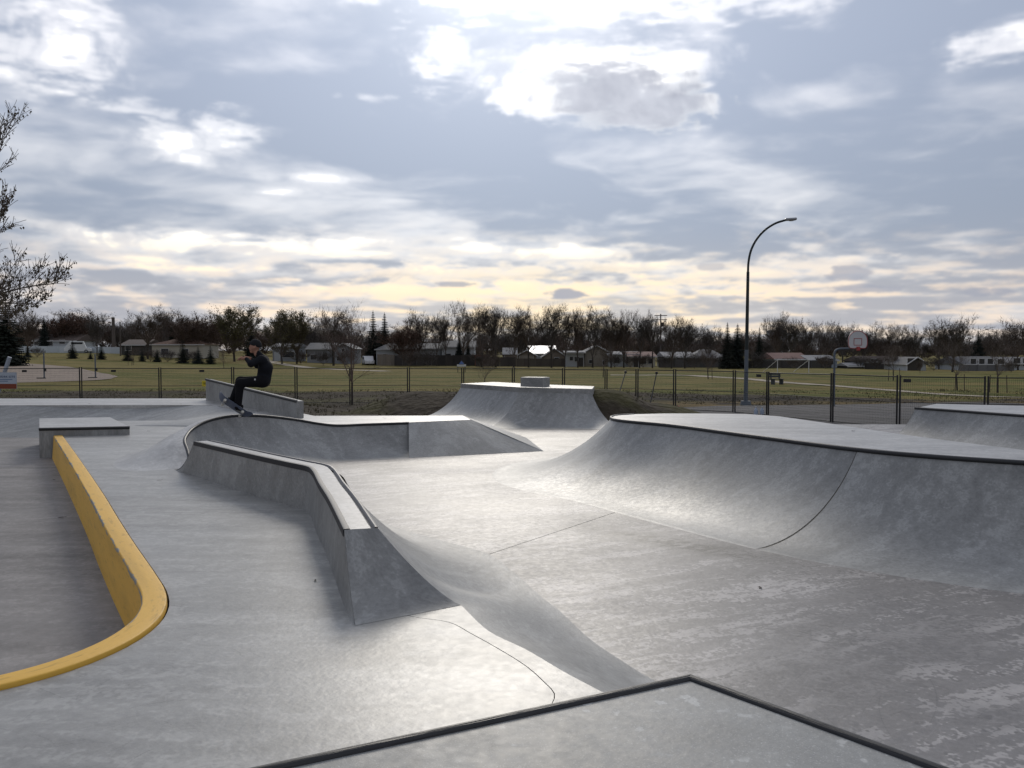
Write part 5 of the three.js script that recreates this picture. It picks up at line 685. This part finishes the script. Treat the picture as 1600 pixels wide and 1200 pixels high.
{
  const jk = [0.011, 0.012, 0.016], pt = [0.009, 0.009, 0.011], sk = [0.34, 0.19, 0.14], lips = [0.26, 0.1, 0.09];
  // local frame: origin at the coping under the rear truck; he faces -x; his left side toward the viewer (+z)
  const hip = [0.66, 0.7, 0], chest = [0.66, 1.06, 0], neck = [0.575, 1.25, 0], head = [0.475, 1.385, 0.01];
  const bones = [
    [[0.66, 0.7, -0.09], [0.66, 0.7, 0.09], 0.125, 0.125, pt], [[0.67, 0.78, 0], [0.7, 0.98, 0], 0.145, 0.15, jk], [[0.7, 0.98, -0.07], [0.7, 0.98, 0.07], 0.125, 0.125, jk], [[0.66, 1.12, -0.12], [0.66, 1.12, 0.12], 0.105, 0.105, jk], [[0.65, 1.16, 0], [0.555, 1.27, 0.005], 0.085, 0.062, jk],
    // arms: upper arm, forearm
    [[0.64, 1.16, 0.18], [0.46, 1.06, 0.29], 0.074, 0.062, jk], [[0.46, 1.06, 0.29], [0.345, 1.155, 0.13], 0.058, 0.044, jk],
    [[0.65, 1.15, -0.18], [0.49, 1.02, -0.29], 0.074, 0.062, jk], [[0.49, 1.02, -0.29], [0.38, 1.15, -0.16], 0.058, 0.044, jk],
    // legs: rear (viewer side) to the tail, front to the nose
    [[0.64, 0.69, 0.09], [0.21, 0.665, 0.14], 0.12, 0.085, pt], [[0.21, 0.665, 0.14], [0.155, 0.17, 0.11], 0.085, 0.072, pt],
    [[0.64, 0.69, -0.09], [0.165, 0.7, -0.12], 0.12, 0.085, pt], [[0.165, 0.7, -0.12], [0.025, 0.33, -0.06], 0.085, 0.07, pt],
    [[0.53, 1.27, 0.005], [0.505, 1.335, 0.01], 0.055, 0.052, sk],
  ];
  const body = blend(bones, 0.05, [0.38, 0.72, 0], 0.78, 110);
  const headG = blend([[[0.49, 1.42, 0.01], [0.5, 1.43, 0.01], 0.098, 0.098, sk], [[0.44, 1.36, 0.01], [0.43, 1.32, 0.01], 0.058, 0.04, sk], [[0.4, 1.405, 0.01], [0.385, 1.385, 0.01], 0.012, 0.017, sk], [[0.405, 1.345, -0.012], [0.405, 1.345, 0.032], 0.013, 0.013, lips], [[0.408, 1.425, -0.04], [0.408, 1.425, 0.06], 0.014, 0.014, sk], [[0.415, 1.405, 0.045], [0.415, 1.405, 0.046], 0.011, 0.011, [0.03, 0.02, 0.02]], [[0.415, 1.405, -0.025], [0.415, 1.405, -0.026], 0.011, 0.011, [0.03, 0.02, 0.02]], [[0.505, 1.39, 0.103], [0.515, 1.42, 0.105], 0.018, 0.02, sk], [[0.505, 1.39, -0.083], [0.515, 1.42, -0.085], 0.018, 0.02, sk], [[0.51, 1.33, 0.01], [0.52, 1.3, 0.01], 0.055, 0.056, sk]], 0.022, [0.47, 1.4, 0.01], 0.17, 64);
  const handG = (w, s) => { const b = [[w, [w[0] - 0.075, w[1] + 0.01, w[2]], 0.03, 0.034, sk], [[w[0] + 0.03, w[1] - 0.012, w[2]], w, 0.036, 0.03, sk]]; for (let k = 0; k < 4; k++) { const o = (k - 1.5) * 0.02, L = [0.03, 0.036, 0.034, 0.026][k], p0 = [w[0] - 0.085, w[1] + 0.012, w[2] + o * s], p1 = [p0[0] - L, p0[1] - 0.006, p0[2]], p2 = [p1[0] - L * 0.55, p1[1] - 0.022, p1[2]], p3 = [p2[0] - 0.004, p2[1] - 0.02, p2[2]]; b.push([p0, p1, 0.0095, 0.009, sk], [p1, p2, 0.009, 0.0085, sk], [p2, p3, 0.0085, 0.008, sk]); } b.push([[w[0] - 0.03, w[1], w[2] + 0.03 * s], [w[0] - 0.065, w[1] + 0.005, w[2] + 0.058 * s], 0.013, 0.011, sk], [[w[0] - 0.065, w[1] + 0.005, w[2] + 0.058 * s], [w[0] - 0.095, w[1] - 0.002, w[2] + 0.062 * s], 0.011, 0.009, sk]); return blend(b, 0.009, [w[0] - 0.06, w[1], w[2]], 0.12, 64); };
  const merged = mergeGeometries([body, headG, handG([0.312, 1.17, 0.105], -1), handG([0.345, 1.175, -0.135], 1)].map((g) => { g.deleteAttribute('uv'); return g; }));
  const t = thing('person', 'person in black jacket, trousers and beanie crouching on a skateboard, arms forward', 'person', [-5.83, 1.07, -17.78], 0.12);
  const cloth = new THREE.MeshPhysicalMaterial({ vertexColors: true, roughness: 0.9, specularIntensity: 0.25 });
  part('body', merged, cloth, t);
  const bp = [[0, 0.118], [0.03, 0.117], [0.06, 0.11], [0.09, 0.095], [0.115, 0.068], [0.13, 0.035], [0.134, 0.001]].map(([y, r]) => new THREE.Vector2(r, y)), cap = new THREE.LatheGeometry([new THREE.Vector2(0.112, -0.012), new THREE.Vector2(0.123, -0.01), new THREE.Vector2(0.124, 0.03), ...bp.slice(2)], 24); cap.scale(1.05, 1.0, 0.9); cap.rotateZ(-0.32); cap.translate(0.502, 1.438, 0.01);
  part('beanie', cap, paint([0.008, 0.008, 0.01], 1), t);
  const shoe = (a, ry, rz, zz) => { const s = blend([[[0, 0.045, 0], [-0.14, 0.035, 0], 0.044, 0.042, [0.012, 0.012, 0.014]], [[-0.14, 0.035, 0], [-0.2, 0.028, 0], 0.042, 0.032, [0.012, 0.012, 0.014]], [[0.0, 0.06, 0], [-0.01, 0.11, 0], 0.045, 0.044, [0.012, 0.012, 0.014]], [[0.02, 0.008, 0], [-0.2, 0.006, 0], 0.03, 0.026, [0.2, 0.2, 0.19]]], 0.02, [-0.09, 0.05, 0], 0.2, 48); s.rotateY(ry); s.rotateZ(rz); s.translate(...a); return part('shoe', s, cloth, t); };
  shoe([0.19, 0.075, 0.12], -0.5, -0.38, 0); shoe([0.055, 0.205, -0.06], -0.5, -0.6, 0);
  part('pocket_mark', box(0.03, 0.035, 0.004, 0.52, 0.74, 0.208), paint([0.5, 0.5, 0.5]), t);
  // board: nose up toward -x, tail down over the lip
  const b = thing('skateboard', 'skateboard tipped nose-up on the coping under the skater', 'skateboard', [-5.79, 1.165, -17.62], 0.2);
  const tilt = new THREE.Group(); const ang = -0.62, T = (g) => { g.translate(0, -0.1, 0); g.rotateX(-0.75); g.translate(0, 0.1, 0); g.rotateZ(ang); return g; };
  const sh = [], nS = 24; for (let i = 0; i <= nS; i++) { const u = i / nS * 2 - 1, x = u * 0.4, k = Math.max(0, Math.abs(u) - 0.62) / 0.38, y = 0.115 + k * k * 0.075 + k * 0.02, w = 0.102 * Math.sqrt(Math.max(0.0, 1 - Math.pow(Math.max(0, Math.abs(u) - 0.7) / 0.3, 2.2))) + 0.002; sh.push([[x, y - 0.006, -w], [x, y + 0.006, -w], [x, y + 0.003, 0], [x, y + 0.006, w], [x, y - 0.006, w], [x, y - 0.009, 0], [x, y - 0.006, -w]]); }
  part('deck', T(sheet(sh)), std({ color: new THREE.Color(0.1, 0.12, 0.17), roughness: 0.5, side: THREE.DoubleSide }), b);
  for (const x of [-0.21, 0.21]) { const tr = part('truck', T(merge([box(0.06, 0.05, 0.05, x, 0.085, 0), bar([x, 0.058, -0.085], [x, 0.058, 0.085], 0.012), box(0.08, 0.012, 0.056, x, 0.108, 0)])), M.galv, b); for (const z of [-0.085, 0.085]) part('wheel', T(new THREE.CylinderGeometry(0.028, 0.028, 0.034, 14).rotateX(Math.PI / 2).translate(x, 0.055, z)), paint([0.5, 0.48, 0.42], 0.5), tr); }
}

renderer.render(scene, camera);
